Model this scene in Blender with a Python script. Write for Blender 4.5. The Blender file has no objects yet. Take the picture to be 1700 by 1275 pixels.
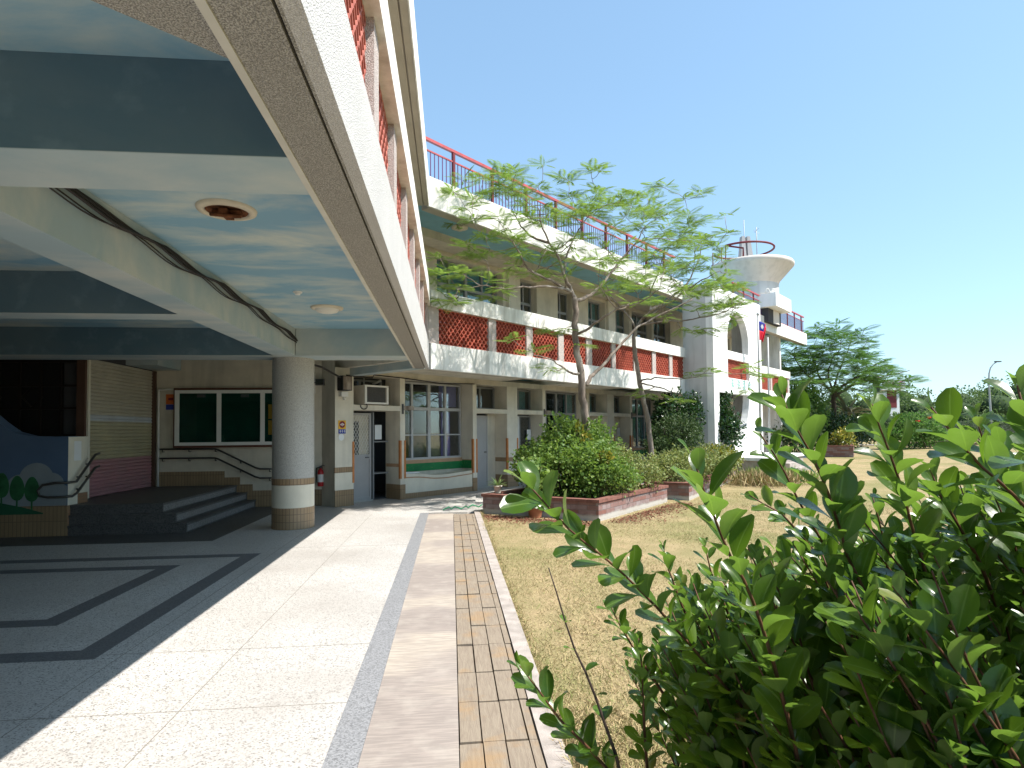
import bpy, bmesh, math, random
import numpy as np
from math import sin, cos, pi, radians, sqrt, atan2, hypot
from mathutils import Vector, Matrix, Quaternion

random.seed(7)
rng = np.random.default_rng(11)
SC = bpy.context.scene
COL = SC.collection

# ------------------------------------------------------------------ camera
F_PX, PITCH, YAW, ROLL = 1010.0, math.atan(35/1010), math.atan(101/1010), math.atan(.010)
cam_d = bpy.data.cameras.new('camera')
cam = bpy.data.objects.new('camera', cam_d)
COL.objects.link(cam)
cam.matrix_world = (Matrix.Translation((0, 0, 1.6)) @ Matrix.Rotation(-YAW, 4, 'Z')
                    @ Matrix.Rotation(pi/2 + PITCH, 4, 'X') @ Matrix.Rotation(-ROLL, 4, 'Z'))
cam_d.sensor_width = 36.0
cam_d.lens = 36.0*F_PX/1700
cam_d.shift_y = 44.5/1700
cam_d.clip_start, cam_d.clip_end = .05, 3000
SC.camera = cam

# ------------------------------------------------------------------ sky, sun, exposure
SUN_L = Vector((-.617, .28, -1.0))            # the way the light travels
w = bpy.data.worlds.new('World')
SC.world = w
w.use_nodes = True
nt = w.node_tree
sky = nt.nodes.new('ShaderNodeTexSky')
sky.sky_type = 'NISHITA'
sky.sun_disc = False
sky.sun_elevation = math.atan(1/hypot(SUN_L.x, SUN_L.y))
sky.sun_rotation = atan2(-SUN_L.x, -SUN_L.y)
sky.air_density = 1.0
sky.dust_density = .55
sky.ozone_density = 1.0
bgn = nt.nodes['Background']
bgn.inputs['Strength'].default_value = .15
tint = nt.nodes.new('ShaderNodeMix')
tint.data_type = 'RGBA'; tint.blend_type = 'MULTIPLY'
tint.inputs[0].default_value = 1
tint.inputs[7].default_value = (1.12, 1.44, 1.62, 1)
gam = nt.nodes.new('ShaderNodeGamma')            # evens the zenith and the horizon
gam.inputs[1].default_value = .60
nt.links.new(sky.outputs[0], gam.inputs[0])
nt.links.new(gam.outputs[0], tint.inputs[6])
nt.links.new(tint.outputs[2], bgn.inputs['Color'])
sun_d = bpy.data.lights.new('sun', 'SUN')
sun_d.energy = 5.0
sun_d.angle = radians(.5)
sun_d.color = (1, .955, .88)
sun = bpy.data.objects.new('sun', sun_d)
sun.rotation_euler = SUN_L.to_track_quat('-Z', 'Y').to_euler()
sun.location = (20, -10, 30)
COL.objects.link(sun)
SC.view_settings.view_transform = 'Standard'
SC.view_settings.look = 'None'
SC.view_settings.exposure = .92
SC.view_settings.gamma = 1
SC.render.resolution_x, SC.render.resolution_y = 1024, 768

# ------------------------------------------------------------------ frames of the two wings
TH = radians(46)
DV = Vector((sin(TH), cos(TH), 0))            # along the far wing
NV = Vector((cos(TH), -sin(TH), 0))           # out of the far wing, to the lawn
F0 = Vector((-.44, 12.42, 0))                 # the inner corner of the fascias

def NEAR(x, y, z): return Vector((x, y, z))
def FAR(s, q, z): return F0 + DV*s - NV*q + Vector((0, 0, z))

def gz(x, y):
    r = hypot(x, y)
    if r < 15: return -.02
    return min(1.1, .0135*(r-15)) - .02

# ------------------------------------------------------------------ object helpers
def link(o, parent=None):
    COL.objects.link(o)
    if parent is not None:
        o.parent = parent
        o.matrix_parent_inverse = Matrix.Translation(-Vector(parent.get('at', (0, 0, 0))))
    return o

def tag(o, label=None, cat=None, group=None, kind=None):
    if label: o['label'] = label
    if cat: o['category'] = cat
    if group: o['group'] = group
    if kind: o['kind'] = kind
    return o

def thing(name, label, cat, at=(0, 0, 0), group=None):
    o = bpy.data.objects.new(name, None)
    o.empty_display_size = .2
    o.location = at
    o['at'] = tuple(at)
    COL.objects.link(o)
    return tag(o, label, cat, group)

class MB:
    def __init__(self): self.v, self.f, self.uv, self.sm, self.has = [], [], [], [], False
    def add(self, vs, fs, uvs=None, smooth=False):
        b = len(self.v)
        self.v += [tuple(p) for p in vs]
        for i, f in enumerate(fs):
            self.f.append(tuple(b+k for k in f))
            self.sm.append(smooth)
            self.uv.append(None if uvs is None else uvs[i])
        return self
    def box(self, a0, a1, b0, b1, c0, c1, T=NEAR):
        P = [T(a, b, c) for c in (c0, c1) for b in (b0, b1) for a in (a0, a1)]
        fs = [(0, 2, 3, 1), (4, 5, 7, 6), (0, 1, 5, 4), (1, 3, 7, 5), (3, 2, 6, 7), (2, 0, 4, 6)]
        if T is FAR: fs = [tuple(reversed(f)) for f in fs] if False else fs
        return self.add(P, fs)
    def prism(self, pts, z0, z1, T=NEAR):
        n = len(pts)
        P = [T(x, y, z0) for x, y in pts] + [T(x, y, z1) for x, y in pts]
        fs = [tuple(reversed(range(n))), tuple(range(n, 2*n))]
        fs += [(i, (i+1) % n, n+(i+1) % n, n+i) for i in range(n)]
        return self.add(P, fs)
    def wallplate(self, pts, t0, t1, T):
        """a plate outlined in (a, z), running from depth t0 to t1 of frame T(a, depth, z)"""
        n = len(pts)
        P = [T(a, t0, z) for a, z in pts] + [T(a, t1, z) for a, z in pts]
        fs = [tuple(range(n)), tuple(reversed(range(n, 2*n)))]
        fs += [((i+1) % n, i, n+i, n+(i+1) % n) for i in range(n)]
        return self.add(P, fs)
    def cyl(self, c, r, z0, z1, n=24, r1=None, cap=True, smooth=True, vr=None):
        r1 = r if r1 is None else r1
        P, fs, uv = [], [], []
        for z, rr in ((z0, r), (z1, r1)):
            for i in range(n): P.append((c[0]+rr*cos(2*pi*i/n), c[1]+rr*sin(2*pi*i/n), z))
        for i in range(n):
            j = (i+1) % n
            fs.append((i, j, n+j, n+i))
            u0, u1 = 2*pi*i/n*r, 2*pi*(i+1)/n*r
            uv.append([(u0, z0), (u1, z0), (u1, z1), (u0, z1)])
        self.add(P, fs, uv, smooth)
        if cap:
            self.add([P[i] for i in range(n)], [tuple(reversed(range(n)))])
            self.add([P[n+i] for i in range(n)], [tuple(range(n))])
        return self
    def lathe(self, c, prof, n=32, smooth=True):
        P, fs = [], []
        for r, z in prof:
            for i in range(n): P.append((c[0]+r*cos(2*pi*i/n), c[1]+r*sin(2*pi*i/n), c[2]+z))
        for k in range(len(prof)-1):
            for i in range(n):
                j = (i+1) % n
                fs.append((k*n+i, k*n+j, (k+1)*n+j, (k+1)*n+i))
        return self.add(P, fs, None, smooth)
    def tube(self, pts, rad, n=6, smooth=True, cap=True):
        pts = [Vector(p) for p in pts]
        m = len(pts)
        if not hasattr(rad, '__len__'): rad = [rad]*m
        P, fs = [], []
        up = None
        for i, p in enumerate(pts):
            t = (pts[min(i+1, m-1)]-pts[max(i-1, 0)])
            if t.length < 1e-9: t = Vector((0, 0, 1))
            t.normalize()
            if up is None:
                up = t.orthogonal().normalized()
            else:
                up = (up - t*up.dot(t))
                up = up.normalized() if up.length > 1e-6 else t.orthogonal().normalized()
            s = t.cross(up)
            for k in range(n):
                a = 2*pi*k/n
                P.append(p + (up*cos(a)+s*sin(a))*rad[i])
        for i in range(m-1):
            for k in range(n):
                j = (k+1) % n
                fs.append((i*n+k, i*n+j, (i+1)*n+j, (i+1)*n+k))
        if cap:
            fs.append(tuple(reversed(range(n))))
            fs.append(tuple((m-1)*n+k for k in range(n)))
        return self.add(P, fs, None, smooth)
    def build(self, name, mat, parent=None, bevel=0):
        me = bpy.data.meshes.new(name)
        me.from_pydata(self.v, [], self.f)
        me.polygons.foreach_set('use_smooth', self.sm)
        lay = me.uv_layers.new(name='UVMap')
        buf = []
        for p, u in zip(me.polygons, self.uv):
            if u is not None:
                for q in u: buf += [q[0], q[1]]
                continue
            n = p.normal
            if abs(n.z) > .75:
                for vi in p.vertices:
                    c = me.vertices[vi].co; buf += [c.x, c.y]
            else:
                l = hypot(n.x, n.y) or 1
                tx, ty = -n.y/l, n.x/l
                for vi in p.vertices:
                    c = me.vertices[vi].co; buf += [c.x*tx+c.y*ty, c.z]
        lay.data.foreach_set('uv', buf)
        bm = bmesh.new(); bm.from_mesh(me)
        bmesh.ops.recalc_face_normals(bm, faces=bm.faces)
        bm.to_mesh(me); bm.free()
        me.materials.append(mat)
        o = bpy.data.objects.new(name, me)
        if bevel:
            md = o.modifiers.new('edge', 'BEVEL'); md.width = bevel; md.segments = 2; md.limit_method = 'ANGLE'
        return link(o, parent)

def fast_mesh(name, V, Fq, mat, parent=None, smooth=True):
    """many quads (numpy)"""
    me = bpy.data.meshes.new(name)
    V = np.asarray(V, np.float32).reshape(-1, 3); Fq = np.asarray(Fq, np.int32)
    k = Fq.shape[1]
    me.vertices.add(len(V)); me.vertices.foreach_set('co', V.ravel())
    me.loops.add(Fq.size); me.loops.foreach_set('vertex_index', Fq.ravel())
    me.polygons.add(len(Fq))
    me.polygons.foreach_set('loop_start', np.arange(0, Fq.size, k, dtype=np.int32))
    me.polygons.foreach_set('use_smooth', np.full(len(Fq), smooth))
    me.update(calc_edges=True)
    me.materials.append(mat)
    o = bpy.data.objects.new(name, me)
    return link(o, parent)

def scatter(tv, tf, pos, ax, up, scale):
    """place template (x along ax, z along up) at every pos; returns V, F"""
    tv = np.asarray(tv, float); tf = np.asarray(tf, int)
    ax = ax/np.linalg.norm(ax, axis=1, keepdims=True)
    y = np.cross(up, ax); y /= (np.linalg.norm(y, axis=1, keepdims=True)+1e-9)
    z = np.cross(ax, y)
    scale = np.asarray(scale, float)
    if scale.ndim == 1: scale = np.repeat(scale[:, None], 3, 1)
    T = tv[None]*scale[:, None, :]
    V = pos[:, None, :] + T[..., 0:1]*ax[:, None, :] + T[..., 1:2]*y[:, None, :] + T[..., 2:3]*z[:, None, :]
    n = len(tv)
    Fq = tf[None] + (np.arange(len(pos))*n)[:, None, None]
    return V.reshape(-1, 3), Fq.reshape(-1, tf.shape[1])

# ------------------------------------------------------------------ materials
class G:
    """small node graph helper"""
    def __init__(self, name):
        self.m = bpy.data.materials.new(name); self.m.use_nodes = True
        self.t = self.m.node_tree; self.n = self.t.nodes
        self.b = self.n['Principled BSDF']; self.out = self.n['Material Output']
        self.geo = self.n.new('ShaderNodeNewGeometry')
        self.P = self.geo.outputs['Position']
    def set(self, s, v):
        if isinstance(v, bpy.types.NodeSocket): self.t.links.new(v, s)
        else:
            if hasattr(s.default_value, '__len__') and len(s.default_value) == 4 and hasattr(v, '__len__') and len(v) == 3: v = (*v, 1)
            s.default_value = v
    def uv(self): return self.n.new('ShaderNodeTexCoord').outputs['UV']
    def map(self, v, scale=(1, 1, 1), rot=(0, 0, 0)):
        k = self.n.new('ShaderNodeMapping'); self.set(k.inputs['Vector'], v)
        k.inputs['Scale'].default_value = scale; k.inputs['Rotation'].default_value = rot
        return k.outputs[0]
    def noise(self, scale, detail=3, v=None, rough=.55, dist=0):
        k = self.n.new('ShaderNodeTexNoise'); self.set(k.inputs['Vector'], v if v is not None else self.P)
        k.inputs['Scale'].default_value = scale; k.inputs['Detail'].default_value = detail
        k.inputs['Roughness'].default_value = rough; k.inputs['Distortion'].default_value = dist
        return k.outputs['Fac']
    def voro(self, scale, v=None, feat='F1', out='Distance', rnd=1):
        k = self.n.new('ShaderNodeTexVoronoi'); k.feature = feat
        self.set(k.inputs['Vector'], v if v is not None else self.P); k.inputs['Scale'].default_value = scale
        k.inputs['Randomness'].default_value = rnd
        return k.outputs[out]
    def ramp(self, fac, stops, interp='LINEAR'):
        k = self.n.new('ShaderNodeValToRGB'); self.set(k.inputs[0], fac)
        k.color_ramp.interpolation = interp
        e = k.color_ramp.elements
        while len(e) < len(stops): e.new(.5)
        for i, (p, c) in enumerate(stops):
            e[i].position = p
            if not hasattr(c, '__len__'): c = (c, c, c)
            e[i].color = (*c, 1)
        return k.outputs[0]
    def mix(self, fac, a, b, mode='MIX'):
        k = self.n.new('ShaderNodeMix'); k.data_type = 'RGBA'; k.blend_type = mode
        self.set(k.inputs[0], fac); self.set(k.inputs[6], a); self.set(k.inputs[7], b)
        return k.outputs[2]
    def math(self, op, a, b=0.0):
        k = self.n.new('ShaderNodeMath'); k.operation = op
        self.set(k.inputs[0], a); self.set(k.inputs[1], b)
        return k.outputs[0]
    def sep(self, v):
        k = self.n.new('ShaderNodeSeparateXYZ'); self.set(k.inputs[0], v); return k.outputs
    def rand(self): return self.geo.outputs['Random Per Island']
    def bump(self, h, strength=.3, dist=.01):
        k = self.n.new('ShaderNodeBump'); self.set(k.inputs['Height'], h)
        k.inputs['Strength'].default_value = strength; k.inputs['Distance'].default_value = dist
        self.t.links.new(k.outputs[0], self.b.inputs['Normal'])
    def done(self, col, rough=.8, spec=.3, metal=0):
        self.set(self.b.inputs['Base Color'], col); self.set(self.b.inputs['Roughness'], rough)
        self.set(self.b.inputs['Specular IOR Level'], spec); self.b.inputs['Metallic'].default_value = metal
        return self.m

def paint(name, col, rough=.75, var=.12, scale=3.0, dirt=.0, bump=.0, bscale=120, spec=.25, metal=0):
    g = G(name)
    n = g.noise(scale, 5)
    lo = tuple(c*(1-var) for c in col); hi = tuple(min(1, c*(1+var*.6)) for c in col)
    c = g.mix(g.ramp(n, [(.3, 0), (.7, 1)]), lo, hi)
    if dirt:
        d = g.noise(1.3, 6, g.map(g.P, (3, 3, .35)))
        c = g.mix(g.ramp(d, [(.50, 0), (.75, dirt)]), c, tuple(x*.45 for x in (.42, .40, .34)))
    if bump: g.bump(g.noise(bscale, 3), bump, .01)
    return g.done(c, rough, spec, metal)

def pebble(name, col, dark, scale=110, amt=.5):
    g = G(name)
    v = g.voro(scale); n = g.noise(2.2, 5)
    spk = g.noise(scale*1.4, 2)
    c = g.mix(g.ramp(spk, [(.42, 0), (.60, 1)]), dark, col)
    c = g.mix(g.ramp(n, [(.35, .30), (.7, 0)]), c, tuple(x*.6 for x in col))
    g.bump(g.ramp(v, [(0, 1), (.6, 0)]), amt, .012)
    return g.done(c, .85, .2)

def leafmat(name, c0, c1, c2=None, trans=.35, rough=.35, spec=.5, tcol=None, big=None):
    g = G(name)
    stops = [(0, c0), (1, c1)] if c2 is None else [(0, c0), (.6, c1), (1, c2)]
    c = g.ramp(g.rand(), stops)
    if big:
        c = g.mix(g.ramp(g.noise(big[0], 3), [(.4, 0), (.62, .8)]), c, big[1])
    g.done(c, rough, spec)
    tr = g.n.new('ShaderNodeBsdfTranslucent')
    tc = g.mix(.5, c, tcol if tcol else tuple(min(1, x*1.6) for x in c1))
    g.set(tr.inputs[0], tc)
    mx = g.n.new('ShaderNodeMixShader'); mx.inputs[0].default_value = trans
    g.t.links.new(g.b.outputs[0], mx.inputs[1]); g.t.links.new(tr.outputs[0], mx.inputs[2])
    g.t.links.new(mx.outputs[0], g.out.inputs[0])
    return g.m

def glassmat(name, tint=(.75, .8, .8), refl=.12, mul=1.0):
    g = G(name)
    tb = g.n.new('ShaderNodeBsdfTransparent'); tb.inputs[0].default_value = (*tint, 1)
    gl = g.n.new('ShaderNodeBsdfGlossy'); gl.inputs['Roughness'].default_value = .02
    lw = g.n.new('ShaderNodeFresnel'); lw.inputs[0].default_value = 1.5
    f = g.math('ADD', g.math('MULTIPLY', lw.outputs[0], mul), refl)
    mx = g.n.new('ShaderNodeMixShader'); g.set(mx.inputs[0], f)
    g.t.links.new(tb.outputs[0], mx.inputs[1]); g.t.links.new(gl.outputs[0], mx.inputs[2])
    g.t.links.new(mx.outputs[0], g.out.inputs[0])
    return g.m

M = {}
def make_materials():
    # terrazzo floor: pale matrix with marble chips and hairline wear
    g = G('terrazzo')
    chip = g.voro(120, out='Color'); ch = g.sep(chip)[0]
    c = g.ramp(ch, [(0, (.11, .105, .10)), (.10, (.22, .205, .19)), (.2, (.40, .38, .36)), (.5, (.49, .47, .445)), (1, (.56, .54, .515))])
    wear = g.noise(.55, 6)
    c = g.mix(g.ramp(wear, [(.38, .55), (.62, 0)]), c, (.33, .30, .275))
    st = g.noise(7, 5)
    c = g.mix(g.ramp(st, [(.60, 0), (.78, .5)]), c, (.27, .25, .23))
    M['terrazzo'] = g.done(c, g.ramp(wear, [(.3, .38), (.7, .55)]), .4)
    def terr(name, base, lo, sc=110):
        g = G(name)
        ch = g.sep(g.voro(sc, out='Color'))[0]
        c = g.ramp(ch, [(0, lo), (.35, tuple((a+b)/2 for a, b in zip(lo, base))), (1, base)])
        c = g.mix(g.ramp(g.noise(1.3, 5), [(.4, .25), (.65, 0)]), c, tuple(x*.7 for x in base))
        return g.done(c, .5, .4)
    M['terrazzo_gray'] = terr('grey terrazzo', (.30, .30, .31), (.12, .12, .125))
    M['terrazzo_dark'] = terr('dark terrazzo', (.165, .165, .172), (.08, .08, .083))
    M['granite'] = terr('step granite', (.12, .115, .11), (.035, .035, .035), 80)
    M['granite_nose'] = terr('step nosing', (.27, .27, .265), (.10, .10, .10), 80)
    M['joint'] = paint('floor joint', (.22, .20, .17), .6)
    M['column'] = terr('column terrazzo', (.50, .49, .46), (.28, .27, .25), 130)
    # concrete strip: alternating cream and pinkish grey pours with a broom finish
    g = G('broomed concrete')
    y = g.map(g.P, (.5, .8, 1))
    b = g.noise(1.0, 3, y, .5)
    c = g.ramp(b, [(.40, (.28, .238, .212)), (.49, (.31, .265, .235)), (.55, (.39, .335, .28)), (.66, (.41, .36, .305))])
    br = g.noise(60, 4, g.map(g.P, (.10, 1, 1)))
    c = g.mix(g.ramp(br, [(.42, .45), (.62, 0)]), c, (.17, .148, .135))
    c = g.mix(g.ramp(g.noise(5, 5), [(.5, 0), (.75, .4)]), c, (.42, .38, .33))
    g.bump(br, .3, .006)
    M['strip'] = g.done(c, .85, .2)
    M['curb'] = paint('concrete kerb', (.36, .315, .285), .9, .3, 6, dirt=.4, bump=.4)
    M['concrete'] = paint('grey concrete', (.42, .41, .38), .9, .25, 4, dirt=.5, bump=.3)
    # weathered planks
    g = G('weathered plank')
    u = g.map(g.P, (28, 3.0, 3))
    gr = g.noise(2.2, 6, u, .65, .6)
    base = g.ramp(g.rand(), [(0, (.20, .165, .13)), (.5, (.25, .205, .155)), (1, (.32, .27, .21))])
    c = g.mix(g.ramp(gr, [(.35, .65), (.65, 0)]), base, (.17, .13, .10))
    pt = g.noise(2.6, 4)
    c = g.mix(g.ramp(pt, [(.54, 0), (.66, .55)]), c, (.30, .185, .085))
    g.bump(gr, .5, .006)
    M['plank'] = g.done(c, .8, .25)
    # render
    M['pebble'] = pebble('pebble dash grey', (.46, .44, .40), (.19, .18, .165), 120, .55)
    M['pebble_white'] = pebble('pebble dash white', (.66, .65, .635), (.40, .39, .38), 130, .5)
    M['pebble_pink'] = pebble('pebble dash pinkish', (.62, .55, .52), (.34, .29, .27), 130, .6)
    g = G('weathered white render')
    st = g.noise(1.6, 6, g.map(g.P, (3.2, 3.2, .5)), .6)
    c = g.mix(g.ramp(st, [(.40, 0), (.68, .75)]), (.76, .75, .72), (.42, .40, .365))
    c = g.mix(g.ramp(g.noise(14, 5), [(.55, 0), (.8, .35)]), c, (.5, .48, .44))
    g.bump(g.noise(90, 3), .25, .006)
    M['white'] = g.done(c, .8, .25)
    M['white_clean'] = paint('white painted wall', (.80, .80, .79), .7, .08, 2, dirt=.34, bump=.15)
    M['trim'] = paint('pale trim', (.56, .54, .48), .8, .12, 4)
    M['plaster_gray'] = paint('smooth soffit plaster', (.44, .395, .34), .85, .12, 3, bump=.15)
    M['beige'] = paint('beige stucco', (.58, .53, .43), .85, .14, 2.5, dirt=.35, bump=.35, bscale=160)
    M['beige_lt'] = paint('pale beige stucco', (.66, .615, .515), .85, .12, 2.5, dirt=.3, bump=.35, bscale=160)
    M['cream'] = paint('cream stucco', (.68, .64, .53), .8, .08, 3, dirt=.15, bump=.3, bscale=160)
    M['gray_render_shade'] = paint('grey render and wall shade', (.51, .515, .52), .85, .10, 1.5, dirt=.35, bump=.2)
    # ceiling painted with drifting clouds
    def clouds(name, blue, pale, lo, hi, gain=1.0):
        g = G(name)
        n1 = g.noise(.95, 7, g.map(g.P, (.8, 1.7, 1.3), (0, 0, .15)), .6, .35)
        c = g.mix(g.ramp(n1, [(lo, 0), (hi, gain)]), blue, pale)
        c = g.mix(g.ramp(g.noise(3.5, 6), [(.55, 0), (.8, .3)]), c, (.36, .48, .52))
        g.bump(g.noise(30, 4), .08, .01)
        return g.done(c, .75, .25)
    M['sky_ceiling'] = clouds('painted sky ceiling', (.23, .40, .51), (.60, .63, .56), .43, .66, .9)
    M['sky_beam'] = clouds('painted sky beam', (.33, .42, .45), (.50, .53, .50), .40, .66)
    M['sky_beam_dark'] = clouds('dark blue beam front', (.095, .165, .215), (.14, .20, .235), .42, .7)
    M['blue_soffit'] = paint('blue painted soffit', (.22, .42, .50), .8, .12, 1.5, dirt=.25)
    # tile
    def tile(name, col, w, h, mortar):
        g = G(name)
        k = g.n.new('ShaderNodeTexBrick'); g.set(k.inputs['Vector'], g.uv())
        k.offset = 0; k.inputs['Scale'].default_value = 1
        k.inputs['Brick Width'].default_value = w; k.inputs['Row Height'].default_value = h
        k.inputs['Mortar Size'].default_value = .006; k.inputs['Mortar Smooth'].default_value = .3
        g.set(k.inputs['Color1'], col); g.set(k.inputs['Color2'], tuple(x*.82 for x in col)); g.set(k.inputs['Mortar'], mortar)
        k.inputs['Bias'].default_value = 0
        c = g.mix(g.ramp(g.noise(3, 4), [(.4, .3), (.7, 0)]), k.outputs[0], tuple(x*.7 for x in col))
        g.bump(g.math('SUBTRACT', 1.0, k.outputs['Fac']), .4, .004)
        return g.done(c, .4, .45)
    M['tile'] = tile('tan tiles', (.36, .245, .14), .06, .125, (.16, .11, .07))
    M['tile_wide'] = tile('tan wall tiles', (.33, .225, .125), .06, .24, (.15, .10, .06))
    M['brick_tile'] = tile('brick tile', (.34, .19, .11), .20, .06, (.20, .14, .09))
    # planter masonry
    g = G('planter brick')
    k = g.n.new('ShaderNodeTexBrick'); g.set(k.inputs['Vector'], g.uv())
    k.inputs['Scale'].default_value = 1; k.inputs['Brick Width'].default_value = .34; k.inputs['Row Height'].default_value = .085
    k.inputs['Mortar Size'].default_value = .006
    g.set(k.inputs['Color1'], (.215, .10, .08)); g.set(k.inputs['Color2'], (.30, .27, .27)); g.set(k.inputs['Mortar'], (.16, .13, .12))
    k.inputs['Bias'].default_value = -.15
    c = g.mix(g.ramp(g.noise(9, 5), [(.35, .4), (.6, 0)]), k.outputs[0], (.13, .07, .06))
    low = g.ramp(g.math('ADD', g.sep(g.P)[2], g.math('MULTIPLY', g.noise(5, 3), .09)), [(.10, .9), (.15, 0)])
    c = g.mix(low, c, (.42, .40, .36))
    g.bump(g.math('SUBTRACT', 1.0, k.outputs['Fac']), .5, .008)
    M['planter'] = g.done(c, .8, .2)
    M['planter_cap'] = paint('red brick coping', (.20, .09, .07), .75, .35, 9, bump=.4, bscale=60)
    g = G('terracotta lattice')
    c = g.ramp(g.noise(5, 4), [(.3, (.32, .06, .038)), (.7, (.43, .105, .065))])
    c = g.mix(g.ramp(g.noise(30, 3), [(.55, 0), (.8, .35)]), c, (.55, .28, .2))
    M['lattice'] = g.done(c, .65, .3)
    g = G('faded lattice')
    c = g.ramp(g.noise(5, 4), [(.3, (.36, .10, .075)), (.7, (.48, .17, .13))])
    M['lattice_pale'] = g.done(c, .7, .25)
    M['red_rail'] = paint('red painted steel', (.42, .075, .075), .45, .2, 6, spec=.5)
    M['baluster'] = paint('purplish painted bar', (.15, .07, .17), .5, .15, 6)
    M['maroon'] = paint('maroon painted steel', (.16, .03, .035), .5, .2, 6)
    M['alu'] = paint('aluminium frame', (.42, .42, .42), .4, .1, 8, spec=.5)
    M['alu_dark'] = paint('dull frame', (.24, .245, .25), .45, .1, 8, spec=.5)
    M['door_gray'] = paint('grey door sheet', (.36, .35, .345), .5, .06, 3, spec=.4)
    M['door_white'] = paint('white door', (.66, .66, .64), .5, .08, 3, spec=.4)
    M['orange'] = paint('orange corner guard', (.50, .20, .07), .7, .2, 8)
    M['tanline'] = paint('tan painted band', (.44, .28, .17), .8, .12, 8)
    g = G('green mural')
    n = g.noise(9, 6, None, .7, 1.5)
    c = g.mix(g.ramp(n, [(.60, 0), (.66, .7)]), (.012, .19, .055), (.24, .33, .10))
    c = g.mix(g.ramp(g.noise(3, 4), [(.45, 0), (.7, .7)]), c, (.008, .13, .045))
    M['mural_green'] = g.done(c, .6, .3)
    M['glass'] = glassmat('window glass', (.80, .84, .82), .0, .35)
    M['glass_dark'] = glassmat('dark window glass', (.88, .91, .92), .012, .38)
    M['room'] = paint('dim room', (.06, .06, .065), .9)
    M['curtain_teal'] = paint('teal curtain', (.10, .34, .36), .9, .2, 9)
    M['curtain_purple'] = paint('purple curtain', (.30, .28, .62), .9, .2, 9)
    M['curtain_white'] = paint('grey net', (.15, .155, .16), .9, .15, 9)
    M['poster_blue'] = paint('blue poster', (.10, .42, .62), .6, .35, 7)
    M['black'] = paint('black plastic', (.02, .02, .021), .5)
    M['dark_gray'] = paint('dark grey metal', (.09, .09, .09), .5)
    M['cable'] = paint('cable', (.035, .03, .028), .7)
    M['rust'] = paint('rust', (.15, .055, .022), .9, .5, 25)
    M['lampcream'] = paint('cream lamp ring', (.62, .55, .42), .6, .15, 9)
    M['lampwhite'] = paint('opal lamp', (.70, .68, .60), .5, .1, 5)
    M['paper'] = paint('paper', (.72, .74, .75), .8, .05)
    M['plastic_white'] = paint('white plastic', (.70, .69, .65), .5, .06)
    M['red_paint'] = paint('red extinguisher paint', (.42, .015, .02), .35, .1, 5, spec=.5)
    M['yellow'] = paint('yellow sign', (.75, .42, .03), .5, .05)
    M['navy'] = paint('blue sign', (.03, .05, .30), .5, .05)
    M['sign_red'] = paint('dark red disc', (.20, .02, .03), .5, .05)
    M['sign_orange'] = paint('orange sign', (.60, .14, .03), .5, .05)
    M['board_green'] = paint('green felt', (.008, .075, .055), .9, .2, 5)
    M['board_frame'] = paint('brown wood frame', (.13, .055, .035), .5, .2, 12)
    M['note_yellow'] = paint('yellow note', (.58, .33, .06), .8, .1)
    # shutter: slats with painted bands
    g = G('painted shutter')
    z = g.sep(g.P)[2]
    c = g.ramp(g.math('MULTIPLY', z, 1/3.2), [(0, (.42, .19, .21)), (.362, (.40, .185, .20)), (.366, (.42, .37, .22)), (.584, (.45, .41, .27)), (.588, (.52, .56, .60)), (.620, (.52, .56, .60)), (.624, (.50, .46, .36)), (1, (.48, .46, .38))], 'LINEAR')
    c = g.mix(g.ramp(g.noise(2, 5), [(.4, .3), (.7, 0)]), c, (.22, .19, .16))
    M['shutter'] = g.done(c, .5, .35)
    # mural wall with painted sky, clouds; trees and hill are built as flat paint
    g = G('painted mural sky')
    n = g.noise(.8, 5)
    M['mural_sky'] = g.done(g.ramp(n, [(.3, (.075, .12, .20)), (.7, (.11, .165, .255))]), .7, .3)
    M['mural_cloud'] = paint('mural cloud', (.25, .28, .30), .7, .08)
    M['mural_leaf'] = paint('mural tree', (.03, .13, .05), .7, .3, 8)
    M['mural_hill'] = paint('mural hill', (.02, .10, .05), .7, .15)
    M['grille'] = paint('black grille', (.018, .015, .013), .5)
    M['brown_post'] = paint('brown post', (.09, .05, .035), .6)
    M['rail_dark'] = paint('dark steel rail', (.05, .045, .04), .35, spec=.5)
    # ground
    g = G('dry lawn')
    n1 = g.noise(.35, 6); n2 = g.noise(2.4, 6); n3 = g.noise(55, 4)
    c = g.ramp(n1, [(.35, (.36, .27, .155)), (.5, (.38, .295, .17)), (.62, (.22, .215, .09))])
    c = g.mix(g.ramp(n2, [(.42, .55), (.62, 0)]), c, (.20, .185, .085))
    c = g.mix(g.ramp(n2, [(.60, 0), (.72, .5)]), c, (.40, .29, .18))
    c = g.mix(g.ramp(n3, [(.40, .5), (.62, 0)]), c, (.17, .13, .065))
    g.bump(n3, .8, .02)
    M['lawn'] = g.done(c, .95, .1)
    M['far_soil'] = paint('far ground', (.20, .18, .10), .95, .3, .1)
    M['soil'] = paint('soil', (.07, .04, .03), .95, .5, 12, bump=.6, bscale=40)
    M['litter'] = paint('reddish leaf litter', (.17, .065, .04), .95, .5, 14)
    g = G('dry grass blade')
    c = g.ramp(g.rand(), [(0, (.36, .27, .15)), (.5, (.46, .36, .20)), (.72, (.30, .265, .12)), (1, (.14, .19, .05))])
    M['blade'] = g.done(c, .9, .1)
    # bark
    g = G('smooth bark')
    b = g.noise(6, 6, g.map(g.P, (1, 1, .35)))
    c = g.ramp(b, [(.35, (.13, .10, .08)), (.52, (.22, .18, .15)), (.66, (.36, .32, .28))])
    g.bump(g.noise(40, 4), .5, .01)
    M['bark'] = g.done(c, .85, .2)
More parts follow.
